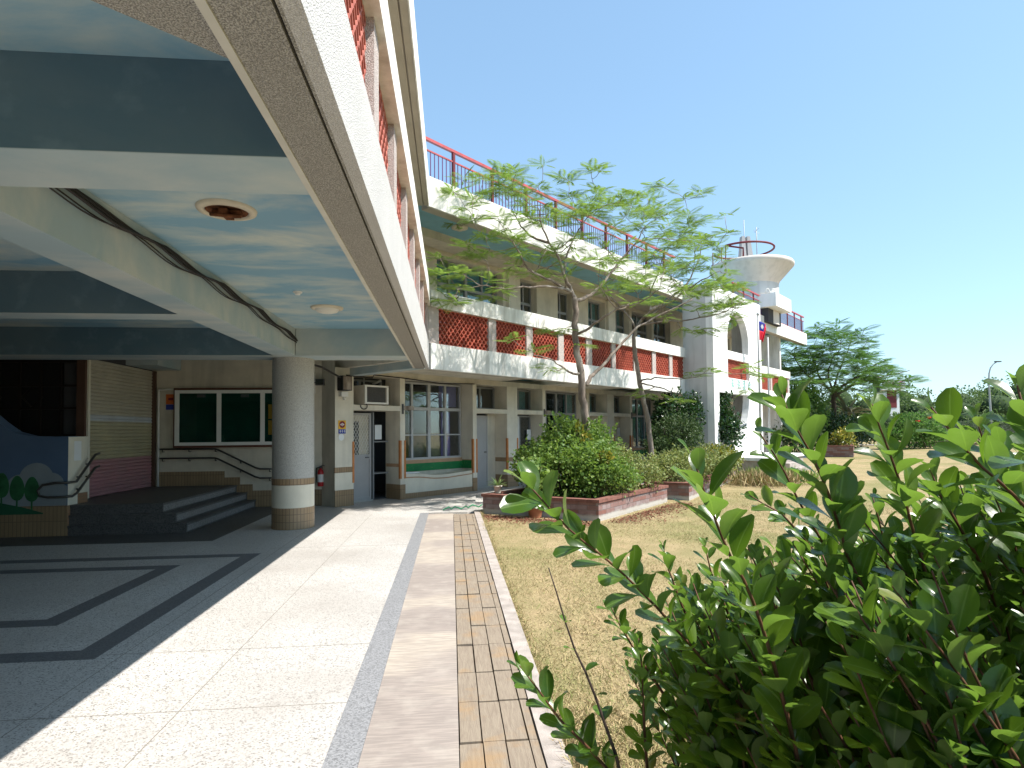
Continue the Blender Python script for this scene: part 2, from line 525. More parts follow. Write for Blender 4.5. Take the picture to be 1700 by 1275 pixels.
    M['bark_dark'] = paint('dark bark', (.06, .045, .035), .9, .3, 8)
    M['twig'] = paint('red brown twig', (.12, .055, .03), .6, .3, 40)
    M['twig_gray'] = paint('grey twig', (.055, .038, .03), .7, .3, 40)
    # foliage
    M['frond'] = leafmat('feathery frond', (.115, .185, .045), (.18, .25, .065), (.27, .32, .11), .45, .6, .2, (.30, .50, .06))
    M['frond_dark'] = leafmat('dark feathery frond', (.05, .12, .03), (.095, .175, .045), (.16, .23, .06), .42, .6, .2, (.14, .32, .05))
    M['hedge_leaf'] = None
    M['bush'] = leafmat('bush leaf', (.07, .14, .028), (.13, .22, .045), (.22, .30, .07), .42, .5, .35, (.30, .45, .06))
    M['bush_pale'] = leafmat('pale bush leaf', (.12, .17, .05), (.20, .24, .08), (.28, .27, .11), .3, .55, .3, (.40, .45, .10))
    M['bush_dark'] = leafmat('dark glossy bush leaf', (.012, .035, .012), (.022, .055, .016), (.035, .075, .02), .15, .25, .5, (.08, .2, .03))
    M['bush_fine'] = leafmat('fine dark leaf', (.03, .06, .022), (.05, .085, .03), (.085, .11, .04), .25, .6, .3, (.12, .22, .05))
    M['croton'] = leafmat('yellow croton leaf', (.05, .09, .015), (.13, .16, .03), (.48, .36, .05), .3, .4, .4, (.5, .5, .06))
    M['gray_hedge'] = leafmat('grey green leaf', (.06, .08, .045), (.10, .12, .075), (.15, .16, .11), .2, .7, .2, (.14, .18, .1))
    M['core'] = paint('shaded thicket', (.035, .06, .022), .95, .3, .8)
    M['wood'] = leafmat('far woodland leaf', (.06, .105, .035), (.10, .15, .05), (.15, .20, .07), .25, .7, .2, (.14, .26, .05))
    M['palm'] = leafmat('dry palm leaf', (.09, .10, .05), (.14, .14, .08), (.18, .17, .11), .2, .6, .3, (.2, .2, .1))
    M['spiky'] = leafmat('striped sword leaf', (.05, .10, .03), (.10, .16, .05), (.30, .34, .14), .2, .4, .4, (.25, .35, .1))
    M['red_flower'] = paint('red hibiscus', (.55, .03, .02), .6, .1)
    # big glossy hedge leaf: darker upper face, pale midrib
    g = G('glossy leaf')
    c = g.ramp(g.rand(), [(0, (.022, .055, .008)), (.40, (.042, .092, .011)), (.75, (.075, .14, .015)), (.95, (.12, .195, .025)), (.985, (.20, .22, .05)), (1, (.22, .14, .05))])
    c = g.mix(g.math('MULTIPLY', g.geo.outputs['Backfacing'], .55), c, (.13, .19, .075))
    uv = g.uv()
    v = g.sep(uv)[1]
    rib = g.ramp(g.math('ABSOLUTE', g.math('SUBTRACT', v, .5)), [(.0, .75), (.05, 0)])
    c = g.mix(rib, c, (.16, .24, .06))
    vn = g.noise(40, 3)
    c = g.mix(g.ramp(vn, [(.4, .25), (.65, 0)]), c, (.03, .08, .01))
    g.bump(g.noise(60, 2), .12, .004)
    g.done(c, .27, .42)
    tr = g.n.new('ShaderNodeBsdfTranslucent'); g.set(tr.inputs[0], g.mix(.5, c, (.26, .46, .03)))
    mx = g.n.new('ShaderNodeMixShader'); mx.inputs[0].default_value = .40
    g.t.links.new(g.b.outputs[0], mx.inputs[1]); g.t.links.new(tr.outputs[0], mx.inputs[2])
    g.t.links.new(mx.outputs[0], g.out.inputs[0])
    M['hedge_leaf'] = g.m
    M['pot_clay'] = paint('clay pot', (.36, .15, .085), .8, .2, 8)
    M['pot_cream'] = paint('cream pot', (.60, .54, .45), .7, .1, 8)
    M['steel'] = paint('galvanised pole', (.34, .35, .35), .45, .08, spec=.5)
    M['flag_red'] = paint('flag red', (.62, .02, .04), .8, .05)
    M['flag_blue'] = paint('flag blue', (.02, .03, .26), .8, .05)
    M['flag_white'] = paint('flag white', (.75, .75, .75), .8, .05)
    M['text_teal'] = paint('teal lettering', (.30, .56, .50), .6, .1)
    M['gate_red'] = paint('dull red board', (.20, .04, .045), .7, .1)
    M['bowl'] = paint('bowl render', (.58, .53, .49), .8, .10, 1.2, dirt=.3)
    M['fin'] = paint('grey fin render', (.36, .36, .37), .8, .08, 2)
    M['hose'] = paint('green hose', (.02, .22, .10), .5)
make_materials()

# ------------------------------------------------------------------ ground and floors
def structure(name, mb, mat, label=None):
    o = mb.build(name, mat)
    return tag(o, label, None, None, 'structure')

def ground():
    xs = [-300, -80, -30, -12, -6, -3, -1, 0, .54] + [1+.75*i for i in range(60)] + [48, 55, 65, 80, 110, 160, 250, 500]
    ys = [-200, -60, -20, -8, -3] + [0+.75*i for i in range(80)] + [62, 68, 76, 90, 120, 170, 260, 500]
    V, Fq = [], []
    for y in ys:
        for x in xs:
            p = Vector((x, y, 0))-F0
            off = p.dot(NV); s = p.dot(DV)
            z = gz(x, y)
            if off < .9 or x < .50: z = -.06
            V.append((x, y, z + .012*sin(x*2.1+y)*cos(y*1.7)*(1 if off > 1 and x > .6 else 0)))
    n = len(xs)
    for j in range(len(ys)-1):
        for i in range(n-1):
            Fq.append((j*n+i, j*n+i+1, (j+1)*n+i+1, (j+1)*n+i))
    o = fast_mesh('lawn', V, Fq, M['lawn'])
    tag(o, None, None, None, 'structure')
ground()

def P2(s, q): p = FAR(s, q, 0); return (p.x, p.y)
structure('terrazzo_floor', MB().prism([(-10.5, -7), (-.63, -7), (-.63, 12.35), (.30, 12.35), P2(1.0, -.75), P2(30, -.75), P2(30, 3.2), P2(0, 3.2), (-3, 15), (-10.5, 15)], -.06, 0), M['terrazzo'])
structure('floor_border', MB().box(-.629, -.46, -7, 12.34, -.05, .001), M['terrazzo_gray'])
structure('concrete_path', MB().box(-.459, .028, -7, 12.2, -.05, -.004), M['strip'])
structure('kerb', MB().box(.445, .56, -7, 12.45, -.08, .012), M['curb'])
structure('deck_bed', MB().box(.029, .444, -7, 12.2, -.06, -.035), M['soil'])
inl = MB()
def ring(x1, y0, y1, wx, wy, z):
    inl.box(x1-wx, x1, y0, y1, -.01, z)
    inl.box(-10.5, x1-wx, y1-wy, y1, -.01, z)
    inl.box(-10.5, x1-wx, y0, y0+wy, -.01, z)
ring(-2.56, 4.70, 8.55, .20, .20, .0015)
ring(-3.33, 5.56, 7.93, .20, .20, .0015)
structure('floor_inlay', inl, M['terrazzo_dark'])
fm = MB()
fm.box(-10.5, -3.6, 9.65, 10.49, -.01, .0016); fm.box(-4.32, -3.6, 10.49, 14.0, -.01, .0016)
structure('floor_margin', fm, M['granite'])
j = MB()
for y in (3.76, 4.78, 8.9):
    j.box(-2.55, -.63, y-.0022, y+.0022, -.01, .0012)
j.box(-1.583, -1.578, -7, 12.3, -.01, .0013)
j.box(-2.40, -2.396, -7, 10.3, -.01, .0014)
structure('floor_joint', j, M['joint'])

# ------------------------------------------------------------------ the school building
SB = thing('school_building', 'long white two storey school with red lattice parapets and a sky painted passage', 'building', F0)
def part(name, mb, mat, parent=None, label=None, **k):
    o = mb.build(name, M[mat] if isinstance(mat, str) else mat, None, **k)
    parent = parent or SB
    o.parent = parent
    base = parent
    o.matrix_parent_inverse = Matrix.Translation(-Vector(SB['at'])) if parent is SB else Matrix.Identity(4)
    if parent is not SB:
        # parents below the building carry world-space meshes with a zero transform of their own
        o.matrix_parent_inverse = Matrix.Identity(4)
    if label: o['label'] = label
    return o

# near wing: ceiling, girder, cross beams, soffit beam
CE = 3.35
part('ceiling', MB().prism([(-.60, 1.15), (-.60, 12.3), (-2.3, 13.9), (-2.6, 14.05), (-10.5, 14.05), (-10.5, -8), (-7.2, -8)], CE, CE+.12), 'sky_ceiling')
part('girder', MB().box(-2.92, -2.57, .6, 11.3, 2.9, CE+.01), 'sky_beam')
part('cross_beam', MB().box(-10.5, -.74, 2.91, 3.36, 2.9, CE+.012), 'sky_beam')
part('cross_beam', MB().box(-10.5, -2.92, 6.83, 7.16, 2.9, CE+.012), 'sky_beam')
part('cross_beam', MB().box(-10.5, -2.93, 10.35, 11.0, 2.9, CE+.012), 'sky_beam')
part('cross_beam', MB().box(-2.56, -.74, 10.35, 11.0, 2.9, CE+.012), 'sky_beam')
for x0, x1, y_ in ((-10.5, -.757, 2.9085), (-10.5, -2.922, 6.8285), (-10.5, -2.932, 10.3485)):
    part('beam_face', MB().box(x0, x1, y_, y_+.001, 2.9035, CE), 'sky_beam_dark')  # thin front plate in a darker blue than the beam
part('header_beam', MB().box(-6.9, -5.9, 12.9, 13.98, 3.02, CE+.012), 'sky_beam')
# beam at the bend of the two wings, square to the far wing
b = MB(); b.wallplate([(-.45, 2.9), (2.2, 2.9), (2.2, CE+.01), (-.45, CE+.01)], -.30, -.02, lambda a, t, z: FAR(t, a+.55, z))
part('bend_beam', b, 'sky_beam')
Y0 = .75                                       # where the near wing bends away behind the camera
part('groove_shade', MB().box(-.5298, -.5182, Y0, 12.41, 2.932, 2.984), 'dark_gray')  # dark strip painted in as the shade inside the drip groove
so = MB().box(-.72, -.530, Y0, 12.42, 2.9, 3.2).box(-.5297, -.5183, Y0, 12.42, 2.985, 3.2).box(-.518, -.506, Y0, 12.42, 2.9, 3.2)
part('soffit_beam', so, 'pebble')
part('soffit_trim', MB().box(-.755, -.721, Y0+.4, 12.30, 2.893, CE+.011), 'trim')
part('soffit_slab', MB().prism([(-.757, 2.16), (-2.4, .75), (-.757, .75)], 2.905, 3.2), 'pebble')
# previous wing, out of frame: only its fascia and soffit
p0 = Vector((-.44, Y0, 0)); dv = Vector((-.70, -.714, 0)); nv = Vector((.714, -.70, 0))
def PREV(a, t, z): return p0 + dv*a - nv*t + Vector((0, 0, z))
part('lower_band', MB().wallplate([(0, 2.9), (9, 2.9), (9, 3.43), (0, 3.43)], 0, .3, PREV), 'pebble_white')
part('parapet_wall', MB().wallplate([(0, 3.43), (9, 3.43), (9, 4.52), (0, 4.52)], .02, .2, PREV), 'white')
# near wing fascia
part('lower_band', MB().box(-.5055, -.44, Y0, 12.42, 2.9005, 3.43), 'pebble_white')
part('coping', MB().box(-.62, -.41, Y0, 12.44, 4.18, 4.52), 'white')
part('upper_floor', MB().prism([(-.60, 1.2), (-.60, 12.3), (-10.5, 12.3), (-10.5, -8), (-7, -8)], 3.475, 3.55), 'concrete')
part('upper_wall', MB().box(-3.2, -3.0, -2, 14.5, 3.55, 6.6), 'beige')
rf = MB().box(-.80, -.55, Y0-.3, 12.45, 6.26, 6.86).box(-.55, -.53, Y0-.3, 12.45, 6.30, 6.86).box(-.53, -.442, Y0-.3, 12.44, 6.26, 6.86)
part('roof_soffit', rf, 'plaster_gray')
part('roof_fascia', MB().box(-.4415, -.425, Y0-.3, 12.43, 6.25, 6.88), 'white')
part('roof_slab', MB().prism([(-.81, .6), (-.81, 12.3), P2(1.6, 2.6), (-10.5, 15), (-10.5, -8), (-7, -8)], 6.58, 6.83), 'blue_soffit')
part('back_wall', MB().box(-10.7, -10.5, -8, 15.2, 0, 6.6), 'brown_post')
part('back_wall', MB().box(-10.5, -6.4, 15.0, 15.2, 0, CE), 'brown_post')
part('rear_light_block', MB().box(-10.5, -3.2, -2.2, -2.0, 0, 6.6), 'brown_post')  # unseen wall added to keep sky light out of the passage

# lattice panels
LAT = {}
def lattice_mesh(wd, ht, mat):
    key = (round(wd, 3), round(ht, 3), mat)
    if key in LAT: return LAT[key]
    rows = max(3, round(ht/.074)); rh = ht/rows
    cells = max(2, round(wd/.128)); c = wd/cells
    th, dp, ns = .024, .085, 8
    V, Fq = [], []
    for i in range(rows+1):
        a = (rh/2 - th*.30)*(1 if i % 2 else -1)
        n = cells*ns
        base = len(V)
        for k in range(n+1):
            x = wd*k/n
            zc = min(max(i*rh + a*cos(2*pi*x/c), th/2), ht-th/2)
            for yy, zz in ((0, -th/2), (dp, -th/2), (dp, th/2), (0, th/2)):
                V.append((x, yy, zc+zz))
        for k in range(n):
            for e in range(4):
                p, q = base+k*4+e, base+k*4+(e+1) % 4
                Fq.append((p, q, q+4, p+4))
    me = bpy.data.meshes.new('lattice_panel')
    me.from_pydata(V, [], Fq); me.update()
    me.materials.append(M[mat])
    LAT[key] = me
    return me
def lattice(p, ang, wd, ht, mat, parent=None):
    o = bpy.data.objects.new('lattice_panel', lattice_mesh(wd, ht, mat))
    parent = parent or SB
    link(o, parent)
    o.location = p; o.rotation_euler = (0, 0, ang)
    return o
def pilaster(T, a0, a1, t0, t1, z0, z1, mat, parent=None):
    mb = MB().wallplate([(a0, z0), (a1, z0), (a1, z1), (a0, z1)], t0, t1, T)
    return part('pilaster', mb, mat)
NW = lambda a, t, z: Vector((-.44-t, a, z))       # near wing face: a along y, t inwards
# near wing: from the corner backwards
y = 12.42-.29
pilaster(NW, y, 12.42, .02, .16, 3.43, 4.18, 'pebble_pink')
first = True
while y > 1.2:
    wd = 1.54 if first else 1.08
    first = False
    lattice((-.51, y-wd, 3.432), pi/2, wd, .746, 'lattice_pale')
    y -= wd
    pilaster(NW, y-.24, y, .02, .20, 3.43, 4.18, 'pebble_pink')
    y -= .24
# far wing parapet
LP = [(.29, 1.83), (2.08, 3.19), (3.43, 4.51), (4.75, 5.83), (6.11, 7.17), (7.39, 8.48), (8.69, 9.70), (9.95, 10.94), (11.17, 12.1)]
LQ = [(17.35, 18.6), (18.85, 20.1), (20.35, 21.6), (21.85, 23.1), (23.35, 24.3)]
SE = 28.0
# frame FAR(s, q, z); the joints of band and coping are kept between the two wings
def fp(name, a0, a1, z0, z1, t0, t1, mat, parent=None, label=None):
    return part(name, MB().wallplate([(a0, z0), (a1, z0), (a1, z1), (a0, z1)], t0, t1, FAR), mat, parent, label)
fp('lower_band', .05, 12.1, 2.9, 3.43, 0, .12, 'white')
fp('lower_band', 17.05, 24.6, 2.9, 3.43, 0, .12, 'white')
fp('soffit_beam', .25, 24.6, 2.905, 3.2, .121, .30, 'plaster_gray')
fp('coping', .04, 12.1, 4.18, 4.52, -.03, .18, 'white')
fp('coping', 17.05, 24.6, 4.18, 4.52, -.03, .18, 'white')
prev = 0.0
for a0, a1 in LP:
    pilaster(FAR, prev, a0, .02, .16, 3.43, 4.18, 'pebble_pink')
    lattice(FAR(a0, .055, 3.432), pi/2-TH, a1-a0, .746, 'lattice')
    prev = a1
prev = 17.05
for a0, a1 in LQ:
    pilaster(FAR, prev, a0, .02, .16, 3.43, 4.18, 'pebble_pink')
    lattice(FAR(a0, .055, 3.432), pi/2-TH, a1-a0, .746, 'lattice')
    prev = a1
pilaster(FAR, prev, 24.6, .02, .16, 3.43, 4.18, 'pebble_pink')
# far roof
fp('roof_fascia', .0, 12.1, 6.25, 6.88, 0, .05, 'white')
fp('roof_fascia', 17.05, SE, 6.25, 6.88, 0, .05, 'white')
fp('roof_soffit', .1, SE, 6.262, 6.6, .051, .32, 'plaster_gray')
fp('roof_slab', .1, SE, 6.56, 6.84, .32, 6.5, 'blue_soffit')
fp('roof_beam', -1.2, SE-.3, 6.36, 6.559, 1.75, 2.31, 'beige')
fp('upper_floor', 0, 24.6, 3.30, 3.5, .13, 5.5, 'concrete')
# ground floor ceiling: beige slabs and painted blue bays
for a0, a1, m, z in ((-.4, 4.8, 'beige_lt', 3.06), (4.8, 6.9, 'blue_soffit', 3.2), (6.9, 10.2, 'beige_lt', 3.06), (10.2, 12.9, 'blue_soffit', 3.2), (12.9, 24.5, 'beige_lt', 3.06)):
    fp('ceiling', a0, a1, z, 3.298, .31, 2.9, m)

# ------------------------------------------------------------------ far wing ground floor facade
QW = 2.3                                        # depth of the facade front behind the fascia
QD = QW + .44                                   # depth of doors and windows
fp('facade_head', -.2, 24.5, 2.92, 3.06, QW, QD+.1, 'beige')
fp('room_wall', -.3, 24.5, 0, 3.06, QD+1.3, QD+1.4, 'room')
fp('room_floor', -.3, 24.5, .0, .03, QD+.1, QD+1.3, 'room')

def window(s0, s1, z0, z1, zm, q, ncol, mat='alu', curtain=None, nrow=2, glass='glass_dark'):
    mb = MB(); t = .045
    def bar(a0, a1, c0, c1, d0=0, d1=.07): mb.wallplate([(a0, c0), (a1, c0), (a1, c1), (a0, c1)], q+d0, q+d1, FAR)
    bar(s0, s1, z0, z0+t); bar(s0, s1, z1-t, z1)
    bar(s0, s0+t, z0+t, z1-t); bar(s1-t, s1, z0+t, z1-t)
    wd = (s1-s0)/ncol
    for k in range(1, ncol):
        w2 = .045 if k % 2 == 0 else .03
        bar(s0+k*wd-w2, s0+k*wd+w2, z0+t, z1-t, .002, .072)
    if zm: bar(s0+t, s1-t, zm-.04, zm+.04, .004, .068)
    if nrow > 2:
        zz = z0+(zm-z0)*.48
        bar(s0+t, s1-t, zz-.018, zz+.018, .006, .066)
    fr = part('window', mb, mat)
    part('pane', MB().wallplate([(s0+.02, z0+.02), (s1-.02, z0+.02), (s1-.02, z1-.02), (s0+.02, z1-.02)], q+.03, q+.04, FAR), glass, fr)
    for c in (curtain or ()):
        a0, a1, c0, c1, m = c
        cb = MB(); n = max(4, int((a1-a0)/.05))
        pts = [(a0+(a1-a0)*k/n, q+.16+.025*(k % 2)) for k in range(n+1)]
        V = [FAR(a, qq, zz) for zz in (c0, c1) for a, qq in pts]
        cb.add(V, [(k, k+1, n+2+k, n+1+k) for k in range(n)], None, True)
        part('curtain', cb, m, fr)
    return fr

def guard(s, q0, q1, z0=.5, z1=1.42):
    fp('corner_guard', s[0], s[1], z0, z1, q0, q1, 'orange')

def tile_bands(s0, s1, q0, q1, z0):
    """skirting and dado of tan tiles on a pier, set 4 mm proud of it"""
    e = .004
    fp('tile_skirting', s0-e, s1+e, 0, .36, q0-e, q1, 'tile')
    fp('tile_band', s0-e, s1+e, .74, .86, q0-e, q1, 'tile')

def pier(s0, s1, tiles=True):
    fp('pier', s0, s1, 0, 2.92, QW, QD+.12, 'beige_lt')
    if tiles: tile_bands(s0, s1, QW, QD+.10, 0)
    else:
        fp('tile_skirting', s0-.004, s1+.004, 0, .36, QW-.004, QD+.1, 'tile_wide')
        fp('tile_band', s0-.004, s1+.004, .78, .86, QW+.01, QD+.1, 'tanline')
    guard((s0-.014, s0+.035), QW-.012, QW+.05)
    guard((s1-.035, s1+.014), QW-.012, QW+.05)

def lintel(s0, s1):
    fp('lintel', s0, s1, 2.13, 2.25, QW+.004, QD+.1, 'beige_lt')

def door(s0, s1, mat, kind, hinge=0):
    q = QD+.02; z1 = 2.08
    mb = MB(); t = .05
    def bar(a0, a1, c0, c1, d0=0, d1=.05): mb.wallplate([(a0, c0), (a1, c0), (a1, c1), (a0, c1)], q+d0, q+d1, FAR)
    bar(s0, s0+t, .03, z1); bar(s1-t, s1, .03, z1); bar(s0+t, s1-t, z1-t, z1); bar(s0+t, s1-t, .03, .10)
    if kind == 'mesh':
        bar(s0+t, s1-t, .98, 1.10); bar(s0+t, s1-t, .10, .98, .015, .04)
    elif kind == 'panel':
        bar(s0+t, s1-t, .10, .92, .008, .04); bar(s0+t, s1-t, .92, .97, .002, .045)
        bar(s0+t, s1-t, 1.72, z1-t, .008, .04); bar(s0+.38, s1-t, .97, 1.72, .008, .04); bar(s0+t, s0+.12, .97, 1.72, .008, .04)
    else:
        c = (s0+s1)/2
        bar(s0+t, c-.09, .10, z1-t, .008, .045); bar(c+.09, s1-t, .10, z1-t, .008, .045)
        bar(c-.09, c+.09, .10, .55, .008, .045); bar(c-.09, c+.09, 1.82, z1-t, .008, .045)
    d = part('door', mb, mat, None, None)
    if kind == 'mesh':
        m2 = MB(); W, H = s1-s0-2*t, z1-t-1.10
        # expanded diamond mesh of thin flat bars
        a0, c0, st = s0+t, 1.10, .075
        k = -int(H/st/1.6)-1
        def clipseg(p, q2):
            (x0, y0), (x1, y1) = p, q2
            dx, dy = x1-x0, y1-y0; lo, hi = 0, 1
            for pp, dd, mn, mxx in ((x0, dx, 0, W), (y0, dy, 0, H)):
                if abs(dd) < 1e-9: continue
                u, v = (mn-pp)/dd, (mxx-pp)/dd
                if u > v: u, v = v, u
                lo, hi = max(lo, u), min(hi, v)
            return None if lo >= hi else ((x0+dx*lo, y0+dy*lo), (x0+dx*hi, y0+dy*hi))
        for sg in (1, -1):
            kk = -30
            while kk < 40:
                sgm = clipseg((kk*st, 0 if sg > 0 else H), (kk*st+H/1.75, H if sg > 0 else 0))
                kk += 1
                if sgm is None: continue
                (x0, y0), (x1, y1) = sgm
                m2.tube([FAR(a0+x0, q+.02, c0+y0), FAR(a0+x1, q+.02, c0+y1)], .006, 4, False, False)
        part('wire_mesh', m2, 'plastic_white', d)
        part('door_panel', MB().wallplate([(a0+.16, c0), (a0+.44, c0), (a0+.44, c0+H*.84), (a0+.16, c0+H*.84)], q+.045, q+.05, FAR), 'dark_gray', d)
        part('door_panel', MB().wallplate([(a0, c0), (a0+W, c0), (a0+W, c0+H), (a0, c0+H)], q+.055, q+.06, FAR), 'beige', d)
    else:
        c = s0+.26 if kind == 'panel' else (s0+s1)/2
        part('pane', MB().wallplate([(c-.14, .55), (c+.14, .55), (c+.14, 1.84), (c-.14, 1.84)], q+.042, q+.046, FAR), 'dark_gray', d)
    hs = s1-.10
    part('handle', MB().tube([FAR(hs, q, 1.03), FAR(hs, q-.05, 1.03), FAR(hs-.10, q-.05, 1.03)], .012, 8), 'dark_gray', d)
    part('threshold', MB().wallplate([(s0-.02, 0), (s1+.02, 0), (s1+.02, .03), (s0-.02, .03)], q-.05, q+.06, FAR), 'concrete')
    return d

def sidelight(s0, s1, paper=True):
    f = window(s0, s1, .02, 2.10, .62, QD+.03, 1, 'alu_dark')
    return f

# frontal wall of the notice board and the corner pier
part('end_wall', MB().prism([(-10.5, 14.02), (-2.72, 14.02), P2(-.66, QW+.02), P2(-.66, QD+.1), (-2.9, 14.9), (-10.5, 14.9)], 0, 3.34), 'beige')
pier_pts = [(-3.62, 14.016), (-2.70, 14.016), P2(-.68, QW), P2(-.2, QW), P2(-.2, QD+.12), (-3.6, 14.5)]
part('corner_pier', MB().prism(pier_pts, .36, 3.06), 'beige_lt')
cp = Vector((-2.9, 14.4, 0))
def grow(pts, e): return [(x+(x-cp.x)/hypot(x-cp.x, y-cp.y)*e, y+(y-cp.y)/hypot(x-cp.x, y-cp.y)*e) for x, y in pts]
part('tile_skirting', MB().prism(grow(pier_pts, .006), 0, .36), 'tile_wide')
part('tile_band', MB().wallplate([(-.69, .74), (-.2, .74), (-.2, .86), (-.69, .86)], QW-.006, QW+.03, FAR), 'tile')
part('white_band', MB().wallplate([(-.685, .362), (-.202, .362), (-.202, .738), (-.685, .738)], QW-.003, QW+.03, FAR), 'cream')
guard((-.235, -.186), QW-.012, QW+.05)
# bay list
FIN = [(1.13, 1.28), (3.65, 3.80), (6.78, 6.93), (9.30, 9.45), (12.27, 12.42), (14.8, 14.95)]
for a, b_ in FIN: pier(a, b_, False)
for a, b_ in ((5.08, 5.55), (10.62, 11.07), (16.2, 16.7)): pier(a, b_)
for a, b_ in ((-.2, 1.13), (3.80, 5.08), (5.55, 6.78), (9.45, 10.62), (11.07, 12.27), (14.95, 16.2)): lintel(a, b_)
# door bays
door(-.19, .62, 'door_gray', 'mesh')
part('shelf', MB().wallplate([(.66, .03), (.69, .03), (.69, 2.1), (.66, 2.1)], QD, QD+.4, FAR).wallplate([(.69, .62), (1.13, .62), (1.13, .65), (.69, .65)], QD+.02, QD+.4, FAR).wallplate([(.69, 1.38), (1.13, 1.38), (1.13, 1.41), (.69, 1.41)], QD+.02, QD+.4, FAR), 'alu_dark')
door(3.83, 4.74, 'door_gray', 'panel'); fp('bay_wall', 4.75, 5.075, .0, 2.13, QD+.03, QD+.1, 'beige')
door(5.58, 6.18, 'door_white', 'slot'); sidelight(6.2, 6.76)
door(9.47, 10.12, 'door_white', 'slot'); fp('bay_wall', 10.13, 10.62, 0, 2.13, QD+.03, QD+.1, 'beige')
sidelight(11.1, 11.75); fp('bay_wall', 11.76, 12.26, 0, 2.13, QD+.03, QD+.1, 'beige')
for a, b_, cu in ((3.82, 5.06, None), (5.57, 6.77, 'curtain_teal'), (9.47, 10.6, 'curtain_teal'), (11.09, 12.26, 'curtain_teal')):
    window(a, b_, 2.26, 2.90, None, QD+.03, 2, 'alu_dark', [(a+.05, b_-.05, 2.28, 2.88, cu)] if cu else None)
window(-.19, 1.12, 2.26, 2.90, None, QD+.25, 2, 'alu_dark')
# windows
window(1.30, 3.63, .92, 2.90, 2.22, QD, 4, 'alu', [(1.34, 1.62, .95, 1.75, 'poster_blue'), (3.02, 3.36, .95, 2.15, 'curtain_purple'), (2.95, 3.6, 2.3, 2.86, 'curtain_purple'), (1.88, 3.04, .95, 2.18, 'curtain_white'), (1.5, 2.4, 2.26, 2.5, 'curtain_white')], 3)
window(6.95, 9.28, .92, 2.90, 2.18, QD, 4, 'alu_dark', [(6.98, 7.7, .95, 2.86, 'curtain_white'), (8.1, 8.7, .95, 2.86, 'curtain_white'), (8.75, 9.25, .95, 2.86, 'curtain_teal')], 2)
window(12.45, 14.78, .92, 2.90, 2.18, QD, 4, 'alu_dark', [(12.5, 14.7, .95, 2.86, 'curtain_teal')], 2)
window(14.97, 16.2, .1, 2.90, 2.1, QD, 2, 'alu_dark')
# bench below each window
def bench(s0, s1):
    fp('window_apron', s0, s1, .40, .92, QD-.02, QD+.06, 'beige')
    fp('apron_mural', s0+.002, s1-.002, .62, .82, QD-.028, QD-.021, 'mural_green')
    fp('apron_stripe', s0+.001, s1-.001, .82, .91, QD-.026, QD-.0205, 'tanline')
    fp('apron_mural', s1-.006, s1-.001, .62, .84, QW+.06, QD-.03, 'mural_green')
    n = 24; up = []; st = []
    for k in range(n+1):
        t = k/n; a = s0+(s1-s0)*t
        zt = .60 - .085/(1+math.exp(-(t-.30)*16)) + .05*max(0, t-.6)/.4
        up.append((a, zt))
    mb = MB().wallplate([(s0, .13), (s1, .13)] + list(reversed(up)), QW+.03, QD-.03, FAR)
    bn = part('bench', mb, 'cream')
    sl = [(a, z-.10) for a, z in up]
    part('bench_stripe', MB().wallplate(sl + [(a, z+.03) for a, z in reversed(sl)], QW+.024, QW+.029, FAR), 'tanline', bn)
    part('bench_plinth', MB().wallplate([(s0, 0), (s1, 0), (s1, .129), (s0, .129)], QW+.02, QD-.03, FAR), 'tile_wide', bn)
for a, b_ in ((1.284, 3.646), (6.934, 9.296), (12.424, 14.79)): bench(a, b_)

# ------------------------------------------------------------------ far wing upper facade
QU = 2.3
def uwall(s0, s1, z0=3.5, z1=6.3, q0=QU, q1=QU+.5, mat='beige'): fp('upper_wall', s0, s1, z0, z1, q0, q1, mat)
UO = [(2.35, 4.95), (5.75, 6.55), (7.65, 8.50), (9.45, 10.55), (11.12, 12.3), (12.5, 14.1), (14.3, 15.8), (18.6, 20.2), (21.2, 22.6)]
prev = -3.5
for a0, a1 in UO:
    uwall(prev, a0); uwall(a0, a1, 3.5, 4.40); uwall(a0, a1, 6.22, 6.3)
    prev = a1
uwall(prev, 24.6)
for a, b_ in ((5.08, 5.58), (10.60, 11.08)): fp('upper_pier', a, b_, 3.5, 6.3, QU-.12, QU-.002, 'beige_lt')
fp('upper_head', -3.4, 24.6, 6.3, 6.559, QU+.02, QU+.5, 'beige')
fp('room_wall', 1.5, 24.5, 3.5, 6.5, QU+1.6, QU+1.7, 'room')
for i, (a0, a1) in enumerate(UO):
    cu = 'curtain_teal' if i in (0, 3, 4) else ('curtain_white' if i in (1, 2) else None)
    window(a0+.01, a1-.01, 4.41, 6.215, 5.55, QU+.22, 4 if a1-a0 > 2 else 2, 'alu_dark', [(a0+.05, a1-.05, 4.42 if i not in (1, 2) else 4.42, 6.2 if i not in (1, 2) else 5.1, cu)] if cu else None)
fp('transom', 9.3, 10.6, 4.98, 5.08, QU-.05, QU+.2, 'beige_lt')
fp('transom', 11.1, 12.2, 4.98, 5.08, QU-.05, QU+.2, 'beige_lt')
fp('gable_wall', 24.4, 24.6, 0, 6.5, .4, 6, 'white')

# column under the girder
CX, CY, CR = -2.72, 10.86, .345
colm = part('column', MB().cyl((CX, CY), CR, 0, 2.9, 48), 'column')
part('tile_skirting', MB().cyl((CX, CY), CR+.006, 0, .36, 48), 'tile', colm)
part('white_band', MB().cyl((CX, CY), CR+.003, .36, .74, 48), 'cream', colm)
part('tile_band', MB().cyl((CX, CY), CR+.006, .74, .85, 48), 'tile', colm)

